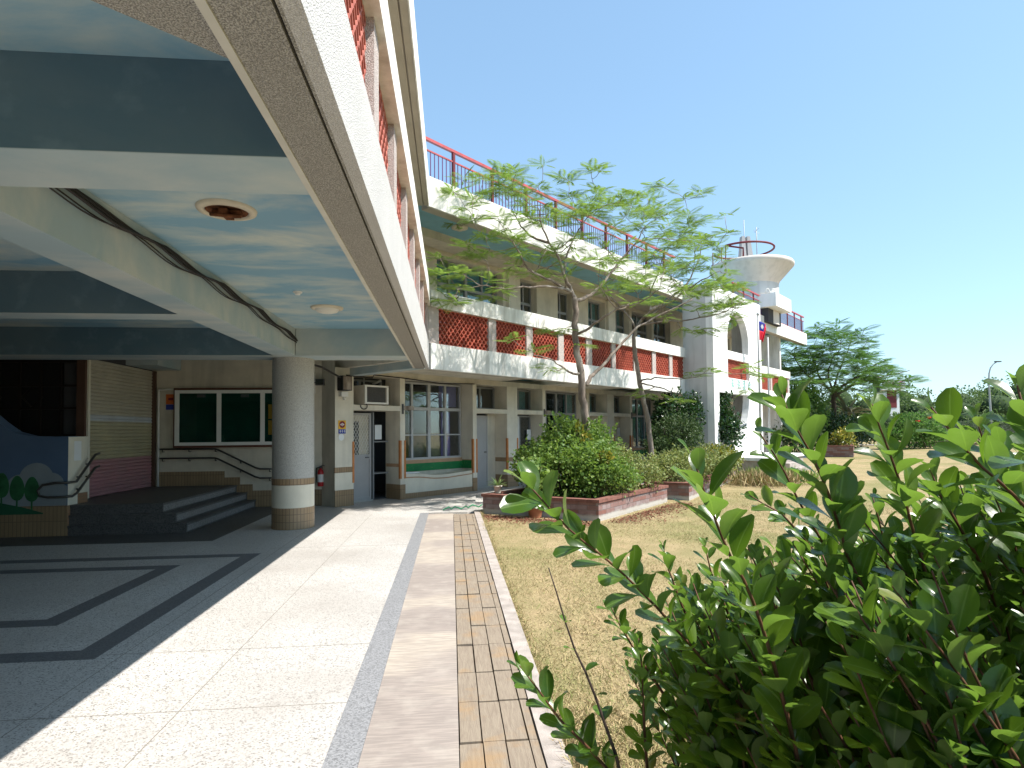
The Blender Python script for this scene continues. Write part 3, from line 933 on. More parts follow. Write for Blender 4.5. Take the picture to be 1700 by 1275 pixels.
# roof railing of the far wing
def railing(s0, s1, q, z0, gap=1.27):
    rr = thing('roof_railing', 'red steel railing along the white roof edge above the trees' if s0 < 5 else 'red steel railing along the roof edge beyond the white portico', 'railing', FAR(s0, q, z0))
    def pp(name, mb, mat='red_rail'):
        o = mb.build(name, M[mat], rr); return o
    def bar(mb, a0, a1, z, h, d): mb.wallplate([(a0, z), (a1, z), (a1, z+h), (a0, z+h)], q-d/2, q+d/2, FAR)
    t = MB(); bar(t, s0, s1, z0+.90, .06, .07); pp('top_rail', t)
    t = MB(); bar(t, s0, s1, z0+.68, .03, .035); pp('mid_rail', t)
    t = MB(); bar(t, s0, s1, z0+.05, .03, .035); pp('bottom_rail', t)
    s = s0+.05
    n = 0
    while s < s1:
        t = MB(); t.wallplate([(s-.03, z0), (s+.03, z0), (s+.03, z0+.899), (s-.03, z0+.899)], q-.03, q+.03, FAR); pp('post', t, 'maroon')
        e = min(s+gap, s1)
        k = s+.03+.105
        t = MB()
        while k < e-.06:
            t.wallplate([(k-.008, z0+.081), (k+.008, z0+.081), (k+.008, z0+.679), (k-.008, z0+.679)], q-.008, q+.008, FAR)
            k += .115
        if t.v: pp('baluster_panel', t, 'baluster')
        s += gap
railing(-.35, 12.0, .25, 6.86)
railing(17.2, 27.9, .12, 6.88)

# ------------------------------------------------------------------ entrance portico
PO = thing('entrance_portico', 'tall white entrance portico with an arched opening above and a round opening below', 'portico', FAR(12.1, -1.05, 0))
def pop(name, mb, mat, parent=None): return mb.build(name, M[mat] if isinstance(mat, str) else mat, parent or PO)
QF, QB = -1.05, -.80
S0, S1, ZT, ZB = 12.1, 17.05, 6.66, .35
def arc(cx, cz, rx, rz, a0, a1, n):
    return [(cx+rx*cos(a0+(a1-a0)*k/n), cz+rz*sin(a0+(a1-a0)*k/n)) for k in range(n+1)]
# front plate cut in strips round its openings
A0, A1, AZ = 13.41, 15.59, 4.86
pl = MB()
pl.wallplate([(S0, ZB), (12.55, ZB), (12.55, 2.92), (S0, 2.92)], QF, QB, FAR)
cv = arc(13.55, 2.95, 2.0, 1.98, 0, -pi/2-.525, 22)
left = [p for p in cv if p[0] >= 12.55]
pl.wallplate([(left[-1][0], ZB), (S1, ZB), (S1, 2.92)] + [(p[0], min(p[1], 2.92)) for p in left], QF, QB, FAR)
pl.wallplate([(S0, 2.9205), (S1, 2.9205), (S1, 3.48), (S0, 3.48)], QF, QB, FAR)
pl.wallplate([(S0, 3.4805), (A0, 3.4805), (A0, 4.86), (S0, 4.86)], QF, QB, FAR)
pl.wallplate([(A1, 3.4805), (S1, 3.4805), (S1, 4.86), (A1, 4.86)], QF, QB, FAR)
pl.wallplate([(A0, 4.18), (A1, 4.18), (A1, 4.47), (A0, 4.47)], QF+.004, QB-.02, FAR)
ac = arc(14.5, 4.86, 1.09, 1.11, 0, pi, 24)
pl.wallplate([(S1, 4.8605), (S1, ZT), (S0, ZT), (S0, 4.8605), (A0, 4.8605)] + list(reversed(ac))[1:-1] + [(A1, 4.8605)], QF, QB, FAR)
pop('front_wall', pl, 'white_clean')
sd = MB().wallplate([(QB, ZB), (.05, ZB), (.05, ZT), (QB, ZT)], 0, .25, lambda a, t, z: FAR(S0+.001+t, a, z))
pop('side_wall', sd, 'gray_render_shade')  # grey paints the shade of this side into a white wall
sd = MB().wallplate([(QB, ZB), (.05, ZB), (.05, ZT), (QB, ZT)], 0, .25, lambda a, t, z: FAR(S1-.251+t, a, z))
pop('side_wall', sd, 'white_clean')
pop('roof', MB().wallplate([(S0+.25, 6.4), (S1-.25, 6.4), (S1-.25, 6.64), (S0+.25, 6.64)], QB, .30, FAR), 'white_clean')
pop('upper_floor', MB().wallplate([(S0+.25, 3.2), (S1-.25, 3.2), (S1-.25, 3.45), (S0+.25, 3.45)], QB, .12, FAR), 'gray_render_shade')
lattice(FAR(A0, QF+.10, 3.482), pi/2-TH, A1-A0, .695, 'lattice', PO)
# lettering over the round opening: four worn teal characters, drawn as strokes
ch = [[(0, .30, .26, .30), (.13, .34, .13, .0), (.02, .18, .24, .18), (.0, .0, .10, .14), (.16, .14, .27, .0)],
      [(.0, .30, .0, .0), (.0, .30, .10, .30), (.0, .15, .09, .16), (.15, .33, .14, .02), (.15, .28, .27, .26), (.15, .14, .26, .14), (.27, .26, .27, .0)],
      [(.0, .32, .26, .31), (.05, .22, .22, .22), (.13, .32, .13, .02), (.0, .1, .27, .1), (.03, .0, .25, .01)],
      [(.13, .34, .02, .22), (.13, .34, .26, .22), (.04, .2, .23, .2), (.05, .2, .05, .02), (.22, .2, .22, .02), (.05, .02, .22, .02), (.05, .11, .22, .11)]]
tx = MB()
for k, c in enumerate(ch):
    a = 13.66+k*.58
    for (x0, z0, x1, z1) in c:
        dx, dz = x1-x0, z1-z0; l = hypot(dx, dz); nx, nz = -dz/l*.013, dx/l*.013
        tx.wallplate([(a+(x0+nx)*1.2, 3.12+z0+nz), (a+(x0-nx)*1.2, 3.12+z0-nz), (a+(x1-nx)*1.2, 3.12+z1-nz), (a+(x1+nx)*1.2, 3.12+z1+nz)], QF-.015, QF-.002, FAR)
pop('lettering', tx, 'text_teal')
# platform with low steps before it
PF = thing('entrance_platform', 'pale raised slab with low steps before the white portico', 'platform', FAR(13, -2.2, 0))
MB().wallplate([(12.3, .1), (17.2, .1), (17.2, .56), (12.3, .56)], -2.5, QF-.02, FAR).build('platform_slab', M['curb'], PF)
MB().wallplate([(12.25, .561), (17.25, .561), (17.25, .66), (12.25, .66)], -2.56, QF-.02, FAR).build('platform_edge', M['white_clean'], PF)
MB().wallplate([(14.2, .1), (15.9, .1), (15.9, .40), (14.2, .40)], -2.85, -2.562, FAR).build('step', M['curb'], PF)
MB().wallplate([(14.2, .1), (15.9, .1), (15.9, .24), (14.2, .24)], -3.12, -2.852, FAR).build('step', M['curb'], PF)

# ------------------------------------------------------------------ roof tower with the bowl
TC = (14.76, 28.41)
TW = thing('roof_tower', 'round flaring bowl on a drum above the roof behind the white portico', 'tower', (*TC, 6.6))
def twp(name, mb, mat): return mb.build(name, M[mat], TW)
twp('drum', MB().lathe((*TC, 0), [(1.22, 6.6), (1.22, 8.32), (1.22, 8.321)], 40), 'bowl')
twp('drum_band', MB().lathe((*TC, 0), [(1.235, 8.05), (1.235, 8.62)], 40), 'gray_render_shade')
twp('bowl', MB().lathe((*TC, 0), [(1.20, 8.60), (1.24, 8.62), (1.28, 8.75), (1.88, 9.42), (1.95, 9.50), (1.95, 9.60), (1.90, 9.68), (1.80, 9.68), (1.80, 9.58), (.01, 9.5)], 56), 'bowl')
fn = MB()
for a in (-.19, .19):
    fn.add([(TC[0]-.30+a-.12, TC[1]-.2, 9.6), (TC[0]-.30+a+.20, TC[1]-.2, 9.6), (TC[0]-.30+a+.20, TC[1]+.2, 9.6), (TC[0]-.30+a-.12, TC[1]+.2, 9.6),
            (TC[0]-.30+a*.7-.06, TC[1]-.12, 11.1), (TC[0]-.30+a*.7+.09, TC[1]-.12, 11.1), (TC[0]-.30+a*.7+.09, TC[1]+.12, 11.1), (TC[0]-.30+a*.7-.06, TC[1]+.12, 11.1)],
           [(0, 1, 2, 3), (4, 5, 6, 7), (0, 1, 5, 4), (1, 2, 6, 5), (2, 3, 7, 6), (3, 0, 4, 7)])
twp('fin', fn, 'fin')
rl = MB(); n = 40
RC = (TC[0]-.40, TC[1])
rl.tube([(RC[0]+1.42*cos(radians(-150+285*k/n)), RC[1]+1.42*sin(radians(-150+285*k/n)), 10.42) for k in range(n+1)], .05, 6)
e0 = (RC[0]+1.42*cos(radians(-150)), RC[1]+1.42*sin(radians(-150)), 10.42)
rl.tube([e0, (RC[0]-.62, RC[1]-1.25, 10.15), (RC[0]-.62, RC[1]-1.25, 9.66)], .045, 6)
twp('ring_rail', rl, 'maroon')
for dg in (-150, 100, 160, 200):
    twp('rail_post', MB().tube([(RC[0]+1.42*cos(radians(dg)), RC[1]+1.42*sin(radians(dg)), 9.6), (RC[0]+1.42*cos(radians(dg)), RC[1]+1.42*sin(radians(dg)), 10.42)], .025, 6), 'maroon')
an = MB().tube([(TC[0]+.32, TC[1], 9.6), (TC[0]+.32, TC[1], 11.6)], .022, 6)
for k in range(6):
    d = k*pi/3; an.tube([(TC[0]+.32, TC[1], 11.25+.04*k), (TC[0]+.32+.14*cos(d), TC[1]+.14*sin(d), 11.32+.04*k)], .01, 4)
twp('antenna', an, 'steel')
twp('mast', MB().tube([(TC[0]-.32, TC[1], 9.6), (TC[0]-.32, TC[1], 11.95)], .018, 6), 'steel')
CB = MB().wallplate([(-1.5, 7.25), (.85, 7.25), (.85, 7.86), (-1.5, 7.86)], 0, 1.5, lambda a, t, z: Vector((TC[0], TC[1], 0))+DV*a+NV*(1.58-t)+Vector((0, 0, z)))
twp('canopy_slab', CB, 'white_clean')
CB = MB().wallplate([(-1.2, 6.6), (.7, 6.6), (.7, 7.249), (-1.2, 7.249)], .45, 1.5, lambda a, t, z: Vector((TC[0], TC[1], 0))+DV*a+NV*(1.58-t)+Vector((0, 0, z)))
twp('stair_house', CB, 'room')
lp = MB()
for k in range(2): lp.tube([(TC[0]-.28+.28*k+.10*cos(pi*i/8), TC[1]-2.0, 7.86+.2*sin(pi*i/8)) for i in range(9)], .02, 5)
twp('pipe_loop', lp, 'plastic_white')

# ------------------------------------------------------------------ steps, stair wall, grille, shutter
part('landing', MB().box(-6.47, -6.141, 11.03, 14.01, .002, .488), 'granite')
ST = thing('entry_steps', 'dark granite steps with pale nosings up to the painted shutter', 'steps', (-5.4, 11, 0))
for k, (x, y) in enumerate(((-4.32, 10.49), (-4.50, 10.52), (-4.72, 10.55))):
    z0, z1 = k*.163, (k+1)*.163
    mb = MB().box(-6.14, x, y, 14.01, z0+.001, z1-.035)
    MBn = MB().box(-6.14, x+.012, y-.012, 14.01, z1-.0345, z1)
    mb.build('step', M['granite'], ST); MBn.build('step_nosing', M['granite'], ST)
    MB().box(x+.001, x+.009, y+.03, 13.9, z0+.03, z1-.036).build('riser_face', M['granite_nose'], ST)
SW = thing('stair_wall', 'low wall painted with blue sky, cloud and round trees', 'wall', (-7, 10.6, 0))
top = [(-6.15, 1.60), (-6.45, 1.595), (-6.75, 1.61), (-7.0, 1.68), (-7.2, 1.83), (-7.5, 2.1), (-10.4, 4.2)]
T_ = lambda a, t, z: Vector((a, 10.49+t, z))
MB().wallplate([(-10.4, .49), (-6.15, .49)] + top, 0, .24, T_).build('painted_wall', M['mural_sky'], SW)
MB().wallplate([(-10.4, .0), (-6.146, .0), (-6.146, .489), (-10.4, .489)], -.006, .24, T_).build('tile_skirting', M['tile_wide'], SW)
hill = [(-10.4, .8), (-7.6, .66), (-7.15, .53), (-6.8, .45), (-6.51, .36), (-6.51, .34), (-10.4, .34)]
MB().wallplate([(x, z+.02) for x, z in hill], -.0095, -.0065, T_).build('painted_hill', M['mural_hill'], SW)
cl = MB()
for k, (cx, cz, r) in enumerate(((-6.62, .92, .26), (-6.40, .82, .20), (-6.85, .78, .22), (-6.6, .66, .3))):
    cl.wallplate([(cx+r*cos(2*pi*i/24), cz+r*sin(2*pi*i/24)) for i in range(24)], -.0035-.0006*k, -.0005, T_)
cl.wallplate([(-7.2, .491), (-6.16, .491), (-6.16, .8), (-6.5, .95), (-6.9, .8), (-7.2, .6)], -.0028, -.0005, T_)
cl.build('painted_cloud', M['mural_cloud'], SW)
for cx, cz in ((-7.13, .83), (-6.90, .78), (-6.68, .76), (-7.35, .9), (-7.6, .95)):
    mb = MB().wallplate([(cx+.11*cos(2*pi*i/20)*(1-.15*sin(2*pi*i/20)), cz+.20*sin(2*pi*i/20)) for i in range(20)], -.012, -.0075, T_)
    mb.wallplate([(cx-.012, cz-.33), (cx+.012, cz-.33), (cx+.012, cz-.19), (cx-.012, cz-.19)], -.0115, -.0075, T_)
    mb.build('painted_tree', M['mural_leaf'], SW)
# end pier along the steps, stepping up
MB().prism([(-6.46, 10.735), (-6.152, 10.735), (-6.152, 11.02), (-6.46, 11.02)], .0, 1.595).build('end_pier', M['beige_lt'], SW)
MB().box(-6.1515, -6.143, 10.49, 10.75, 0, .42).build('tile_step', M['brick_tile'], SW)
MB().box(-6.1515, -6.143, 10.7505, 11.02, 0, .66).build('tile_step', M['brick_tile'], SW)
MB().box(-6.155, -6.148, 10.492, 11.015, .40, 1.59).build('end_face', M['cream'], SW)
nt_ = MB().box(-6.1475, -6.144, 10.64, 10.83, 1.20, 1.52).build('paper_notice', M['paper']); tag(nt_, 'white paper notice stuck on the end of the painted stair wall', 'notice')
# grille gate over the stair wall
GR = thing('grille_gate', 'black metal grille closing the stair opening above the painted wall', 'gate', (-7.5, 11.55, 1.6))
g_ = MB().box(-6.62, -6.48, 11.5, 11.62, 1.6, 2.98)
g_.build('post', M['brown_post'], GR)
g_ = MB()
for x in np.arange(-10.3, -6.62, .34): g_.box(x-.02, x+.02, 11.52, 11.56, 1.55, 2.98)
for z in (1.62, 2.1, 2.5, 2.93): g_.box(-10.4, -6.63, 11.515, 11.565, z-.02, z+.02)
for k, x in enumerate(np.arange(-10.1, -6.9, .68)):
    g_.tube([(x, 11.54, 2.3-.18), (x+.17, 11.54, 2.3), (x, 11.54, 2.3+.18), (x-.17, 11.54, 2.3), (x, 11.54, 2.3-.18)], .015, 4)
g_.build('bars', M['grille'], GR)
MB().box(-10.4, -6.63, 11.7, 11.73, 1.2, 3.0).build('backing_sheet', M['black'], GR)
# roller shutter facing the passage
SHT = thing('roller_shutter', 'closed roller shutter with cream, white, yellow and pink bands', 'shutter', (-6.47, 12.8, .49))
sh = MB(); z = .492; prof = []
while z < 3.0:
    prof += [(0, z), (.018, z+.012), (.018, z+.052), (0, z+.064)]
    z += .068
V = [(-6.50+d, yy, zz) for yy in (11.62, 14.0) for d, zz in prof]
n = len(prof)
sh.add(V, [(k, k+1, n+k+1, n+k) for k in range(n-1)])
sh.build('slats', M['shutter'], SHT)
MB().box(-6.51, -6.42, 13.95, 14.015, .49, 3.0).build('guide_rail', M['brown_post'], SHT)
MB().box(-6.51, -6.45, 11.56, 11.62, .49, 3.0).build('guide_rail', M['cream'], SHT)
MB().box(-6.9, -6.505, 11.62, 14.0, .49, 3.34).build('backing_wall', M['room'], SHT)
tag(MB().tube([(-6.36, 13.98, .49), (-6.36, 13.98, 2.55), (-6.36, 13.985, 2.6), (-5.9, 13.99, 2.62)], .022, 8).build('drain_pipe', M['plastic_white']), 'thin white pipe running up the wall between shutter and notice board', 'pipe')

# handrails
HR = thing('handrail', 'double dark steel handrail on the wall below the notice board', 'handrail', (-5.3, 13.9, .9))
for zz in (0, -.20):
    pts = [(-6.3, 13.92, 1.30+zz), (-5.15, 13.92, 1.295+zz), (-5.08, 13.92, 1.27+zz), (-4.30, 13.92, .87+zz), (-4.2, 13.92, .84+zz), (-3.75, 13.92, .835+zz)]
    MB().tube(pts, .02, 8).build('rail', M['rail_dark'], HR)
    for px, pz in ((-6.25, 1.30), (-5.70, 1.298), (-5.15, 1.295), (-4.62, 1.035), (-4.0, .837)):
        MB().tube([(px, 13.92, pz+zz), (px, 13.94, pz+zz-.06), (px, 14.02, pz+zz-.06)], .012, 6).build('bracket', M['rail_dark'], HR)
HR = thing('handrail', 'looped dark steel handrail on the end of the painted stair wall', 'handrail', (-6.1, 10.9, .8))
loop = [(-6.06, 11.20, 1.30), (-6.06, 11.08, 1.28), (-6.06, 10.56, .865), (-6.10, 10.40, .86), (-6.28, 10.38, .86), (-6.46, 10.38, .83), (-6.53, 10.38, .75), (-6.50, 10.38, .66), (-6.38, 10.38, .635), (-6.15, 10.39, .635), (-6.06, 10.46, .64), (-6.06, 10.58, .68), (-6.06, 11.08, 1.06), (-6.06, 11.20, 1.08)]
MB().tube(loop, .021, 8).build('rail', M['rail_dark'], HR)
for p in ((10.97, 1.18), (10.72, .98), (10.97, .97), (10.72, .78)):
    MB().tube([(-6.06, p[0], p[1]), (-6.08, p[0], p[1]-.05), (-6.15, p[0], p[1]-.05)], .012, 6).build('bracket', M['rail_dark'], HR)
# stepped tile skirting on the notice wall
sk = MB().box(-6.35, -4.98, 14.012, 14.03, .49, .80).box(-4.979, -4.65, 14.012, 14.03, .33, .66).box(-4.649, -4.38, 14.012, 14.03, .165, .50).box(-4.379, -3.63, 14.012, 14.03, 0, .36)
part('tile_skirting', sk, 'tile_wide')

# notice board
NB = thing('notice_board', 'glazed green notice board in a brown and white frame behind the column', 'notice board', (-4.6, 13.95, 1.9))
nb0, nb1, nz0, nz1 = -5.98, -3.22, 1.37, 2.58
MB().box(nb0-.05, nb1+.05, 13.93, 14.015, nz0-.05, nz1+.05).build('back_frame', M['board_frame'], NB)
MB().box(nb0, nb1, 13.905, 13.929, nz0+.01, nz1-.01).build('green_panel', M['board_green'], NB)
f = MB()
f.box(nb0, nb1, 13.87, 13.904, nz0, nz0+.07).box(nb0, nb1, 13.87, 13.904, nz1-.07, nz1).box(nb0, nb0+.09, 13.872, 13.904, nz0+.07, nz1-.07).box(nb1-.09, nb1, 13.872, 13.904, nz0+.07, nz1-.07)
for k in (1, 2): f.box(nb0+(nb1-nb0)*k/3-.045, nb0+(nb1-nb0)*k/3+.045, 13.872, 13.904, nz0+.07, nz1-.07)
f.build('white_frame', M['plastic_white'], NB)
for k in range(3):
    a = nb0+(nb1-nb0)*k/3+.05
    MB().box(a, a+.82, 13.885, 13.889, nz0+.07, nz1-.07).build('pane', M['glass'], NB)
    tg = MB().box(a+.40, a+.58, 13.900, 13.904, 2.42, 2.49).build('label_strip', M['curtain_white'], NB)
for (a, c) in ((-4.02, 2.10), (-3.72, 2.10), (-4.02, 1.75), (-3.72, 1.75)):
    MB().box(a, a+.26, 13.899, 13.903, c-.16, c+.16).build('pinned_note', M['note_yellow'], NB)

# ------------------------------------------------------------------ fittings
def simple(name, mb, mat, label, cat, group=None):
    return tag(mb.build(name, M[mat]), label, cat, group)
sg = thing('safety_sign', 'small orange and blue sign on the wall left of the notice board', 'sign', (-6.2, 14, 2.3))
MB().box(-6.22, -6.02, 14.008, 14.018, 2.28, 2.50).build('orange_plate', M['sign_orange'], sg)
MB().box(-6.22, -6.02, 14.007, 14.018, 2.16, 2.275).build('blue_plate', M['navy'], sg)
MB().box(-6.17, -6.07, 14.004, 14.0075, 2.37, 2.42).build('dark_mark', M['sign_red'], sg)
# yellow sign on the corner pier, in the plane of the far wing facade
sg = thing('patrol_sign', 'yellow sign with a dark red disc over a blue plate beside the mesh door', 'sign', FAR(-.5, QW, 1.75))
def fb(mb, a0, a1, z0, z1, t0, t1): return mb.wallplate([(a0, z0), (a1, z0), (a1, z1), (a0, z1)], t0, t1, FAR)
fb(MB(), -.60, -.41, 1.70, 1.89, QW-.012, QW-.001).build('yellow_plate', M['yellow'], sg)
fb(MB(), -.595, -.415, 1.60, 1.698, QW-.012, QW-.001).build('blue_plate', M['navy'], sg)
MB().wallplate([(-.505+.075*cos(2*pi*i/24), 1.80+.075*sin(2*pi*i/24)) for i in range(24)], QW-.015, QW-.0125, FAR).build('red_disc', M['sign_red'], sg)
mk = MB()
fb(mk, -.512, -.498, 1.765, 1.835, QW-.018, QW-.0155)
mk.wallplate([(-.56, 1.80), (-.525, 1.775), (-.525, 1.825)], QW-.018, QW-.0155, FAR).wallplate([(-.45, 1.80), (-.485, 1.775), (-.485, 1.825)], QW-.018, QW-.0155, FAR)
mk.build('white_symbol', M['flag_white'], sg)
mk = MB()
for k in range(3):
    a = -.575+k*.055
    fb(mk, a, a+.04, 1.675, 1.683, QW-.015, QW-.0125); fb(mk, a+.016, a+.024, 1.62, 1.674, QW-.015, QW-.0125)
    fb(mk, a+.002, a+.0155, 1.64, 1.648, QW-.015, QW-.0125); fb(mk, a+.0245, a+.04, 1.64, 1.648, QW-.015, QW-.0125)
mk.build('white_lettering', M['flag_white'], sg)
simple('round_sticker', MB().wallplate([(-.52+.07*cos(2*pi*i/24), 1.52+.075*sin(2*pi*i/24)) for i in range(24)], QW-.006, QW-.001, FAR), 'paper', 'round white sticker below the yellow sign', 'sticker')
simple('wall_switch', MB().box(-2.95, -2.86, 13.995, 14.015, .95, 1.08), 'beige_lt', 'small beige switch box above the fire extinguisher', 'switch')
# fire extinguisher
FE = thing('fire_extinguisher', 'red fire extinguisher hung on the beige wall right of the column', 'fire extinguisher', (-2.90, 13.93, .43))
c = (-2.90, 13.925, 0)
MB().lathe(c, [(.001, .43), (.058, .435), (.066, .45), (.066, .74), (.055, .79), (.025, .82), (.022, .84), (.001, .84)], 24).build('cylinder', M['red_paint'], FE)
MB().lathe(c, [(.0672, .53), (.0672, .70)], 24).build('label_sheet', M['paper'], FE)
MB().box(-2.93, -2.87, 13.91, 13.94, .84, .875).build('valve', M['dark_gray'], FE)
MB().tube([(-2.90, 13.925, .88), (-2.85, 13.90, .90), (-2.80, 13.89, .885)], .010, 6).build('lever', M['dark_gray'], FE)
MB().tube([(-2.93, 13.925, .86), (-2.98, 13.92, .84), (-2.99, 13.92, .70), (-2.975, 13.92, .52)], .012, 6).build('hose', M['black'], FE)
MB().box(-2.93, -2.87, 13.985, 14.016, .80, .88).build('bracket', M['dark_gray'], FE)
# loudspeaker, camera box, floodlight
SPK = thing('loudspeaker', 'dark wall loudspeaker high on the corner above the yellow sign', 'loudspeaker', FAR(-.55, QW, 2.6))
fb(MB(), -.66, -.42, 2.54, 2.86, QW-.26, QW-.06).build('cabinet', M['black'], SPK)
fb(MB(), -.645, -.435, 2.555, 2.845, QW-.268, QW-.261).build('grille_cloth', M['bark'], SPK)
fb(MB(), -.58, -.50, 2.62, 2.72, QW-.059, QW).build('bracket', M['dark_gray'], SPK)
CMB = thing('camera_box', 'small white box with a camera eye under the loudspeaker', 'camera', FAR(-.5, QW, 2.45))
fb(MB(), -.59, -.42, 2.41, 2.52, QW-.12, QW-.001).build('housing', M['plastic_white'], CMB)
MB().tube([FAR(-.50, QW-.06, 2.41), FAR(-.50, QW-.08, 2.36), FAR(-.48, QW-.10, 2.35)], .028, 10).build('lens', M['plastic_white'], CMB)
FL = thing('floodlight', 'small grey floodlight bracketed high on the wall beside the column', 'floodlight', (-2.9, 13.9, 2.75))
MB().box(-3.0, -2.81, 13.84, 13.93, 2.68, 2.82).build('housing', M['dark_gray'], FL)
MB().box(-2.985, -2.825, 13.835, 13.839, 2.695, 2.805).build('lens', M['glass'], FL)
MB().tube([(-3.03, 14.01, 2.74), (-3.03, 13.9, 2.74), (-2.99, 13.88, 2.74)], .012, 6).build('bracket', M['dark_gray'], FL)
MB().tube([(-3.04, 14.0, 2.5), (-3.04, 14.0, 2.95)], .015, 6).build('conduit', M['plastic_white'], FL)
# air conditioner above the mesh door
AC = thing('air_conditioner', 'boxy window air conditioner set above the mesh door', 'air conditioner', FAR(.3, QW, 2.28))
fb(MB(), .02, .68, 2.27, 2.70, QW-.10, QD+.22).build('case', M['pot_cream'], AC)
fr = MB()
for a0, a1, z0, z1 in ((.02, .68, 2.27, 2.31), (.02, .68, 2.66, 2.70), (.02, .07, 2.31, 2.66), (.63, .68, 2.31, 2.66)): fb(fr, a0, a1, z0, z1, QW-.13, QW-.101)
fr.build('front_frame', M['plastic_white'], AC)
gl = MB()
for k in range(20): fb(gl, .08+.027*k, .094+.027*k, 2.312, 2.658, QW-.118, QW-.104)
gl.build('grille', M['dark_gray'], AC)
simple('cable_loop', MB().tube([FAR(.06+.09*cos(t), QW-.03, 2.22+.07*sin(t)) for t in np.linspace(pi*.9, 2.3*pi, 16)], .012, 6), 'cable', 'loop of black cable under the air conditioner', 'cable')
simple('vent_pipe', MB().tube([FAR(.55, QW+.3, 2.76), FAR(.72, QW+.2, 2.86)], .03, 8).tube([FAR(.3, QW+.3, 2.7), FAR(.3, QW+.3, 2.9)], .015, 6), 'steel', 'short grey pipes above the air conditioner', 'pipe')
# room plates projecting from fins
for k, (s, lb) in enumerate(((1.2, 'grey room plate projecting from the fin beside the mesh door'), (6.85, 'grey room plate on the fin behind the left tree'), (12.34, 'grey room plate on the fin behind the right tree'))):
    r = thing('room_plate', lb, 'sign', FAR(s, QW, 2.2), 'room plates along the ground floor')
    fb(MB(), s-.02, s+.02, 2.06, 2.30, QW-.03, QW-.001).build('bracket', M['dark_gray'], r)
    fb(MB(), s+.02, s+.34, 2.15, 2.26, QW-.028, QW-.012).build('plate', M['bark'], r)
for s, z, lb in ((6.55, 1.35, 'white notice sheet on the side wall behind the planter bush'), (12.05, 1.40, 'white notice sheet on the bay wall behind the right tree')):
    simple('notice_sheet', fb(MB(), s, s+.2, z, z+.32, QD+.012, QD+.018), 'paper', lb, 'notice')
simple('door_notice', fb(MB(), .72, .92, 1.45, 1.80, QD+.005, QD+.012), 'paper', 'white printed sheet in the slim opening beside the mesh door', 'notice')
simple('newspaper', MB().wallplate([(1.30, .605), (1.78, .605), (1.78, .63), (1.30, .64)], QW+.05, QW+.30, FAR), 'paper', 'folded newspaper left on the bench below the window', 'newspaper')
# ceiling lamps
LG = 'round lamps on the painted ceiling'
for (x, y, lb, broken) in ((-1.723, 4.86, 'round ceiling lamp with its cover gone, rusty inside', True), (-1.705, 8.60, 'intact round opal ceiling lamp near the column', False), (-1.70, 2.30, 'round ceiling lamp at the upper left edge', False)):
    L_ = thing('ceiling_lamp', lb, 'lamp', (x, y, CE), LG)
    MB().lathe((x, y, CE), [(.22, -.001), (.215, -.018), (.165, -.03), (.158, -.012)], 40).build('ring', M['lampcream'], L_)
    if broken:
        MB().lathe((x, y, CE), [(.157, -.004), (.150, -.02), (.140, -.006), (.001, -.004)], 40).build('rusty_pan', M['rust'], L_)
        mb = MB().box(x-.10, x+.11, y-.035, y+.03, CE-.05, CE-.02).box(x-.03, x+.03, y-.09, y+.08, CE-.06, CE-.022)
        mb.tube([(x-.1, y-.06, CE-.06), (x, y-.08, CE-.075), (x+.11, y-.02, CE-.06)], .016, 6)
        mb.build('lamp_holder', M['rust'], L_)
        MB().box(x-.05, x+.045, y+.0305, y+.06, CE-.045, CE-.03).build('ballast', M['lampcream'], L_)
    else:
        MB().lathe((x, y, CE), [(.164, -.028), (.14, -.06), (.08, -.078), (.001, -.082)], 40).build('opal_cover', M['lampwhite'], L_)
d_ = thing('smoke_detector', 'small white smoke detector on the painted ceiling', 'detector', (-1.87, 7.65, CE))
MB().lathe((-1.87, 7.65, CE), [(.055, -.001), (.055, -.014), (.04, -.018)], 24).build('base', M['plastic_white'], d_)
MB().lathe((-1.87, 7.65, CE), [(.036, -.018), (.03, -.04), (.001, -.045)], 24).build('sensor', M['plastic_white'], d_)
L_ = thing('ceiling_lamp', 'round ceiling lamp under the upper roof soffit of the far wing', 'lamp', FAR(3.6, 1.2, 6.56))
pc = FAR(2.0, 1.1, 6.56)
MB().lathe(pc, [(.20, -.001), (.20, -.03), (.15, -.04)], 24).build('ring', M['lampcream'], L_)
MB().lathe(pc, [(.15, -.038), (.08, -.08), (.001, -.09)], 24).build('opal_cover', M['lampcream'], L_)
# cable bundle sagging along the girder
cb_ = MB()
for k in range(5):
    pts = []
    for i in range(60):
        y = 3.4+i*(11.0-3.4)/59
        sag = .035*abs(sin(y*2.2+k*.35))+.012*sin(y*5+k)
        pts.append((-2.555+.012*(k % 3), y, 3.30-.022*k-sag-.10*max(0, (y-8)/3)))
    cb_.tube(pts, .011 if k < 3 else .006, 5)
cb_.tube([(-2.55, 11.0, 3.15), (-2.52, 11.02, 2.98), (-2.5, 11.15, 2.85), (-2.45, 11.9, 2.87), (-2.42, 13.0, 2.84), (-2.36, 13.9, 2.80)], .022, 6)
simple('cable_bundle', cb_, 'cable', 'bundle of black cables sagging along the painted girder to the column', 'cable')
simple('junction_box', MB().box(-2.585, -2.47, 11.005, 11.08, 2.72, 3.0).tube([(-2.53, 11.0, 2.72), (-2.55, 10.98, 2.62), (-2.5, 10.97, 2.60)], .02, 6), 'rust', 'rusty junction box where the cables meet the column top', 'box')
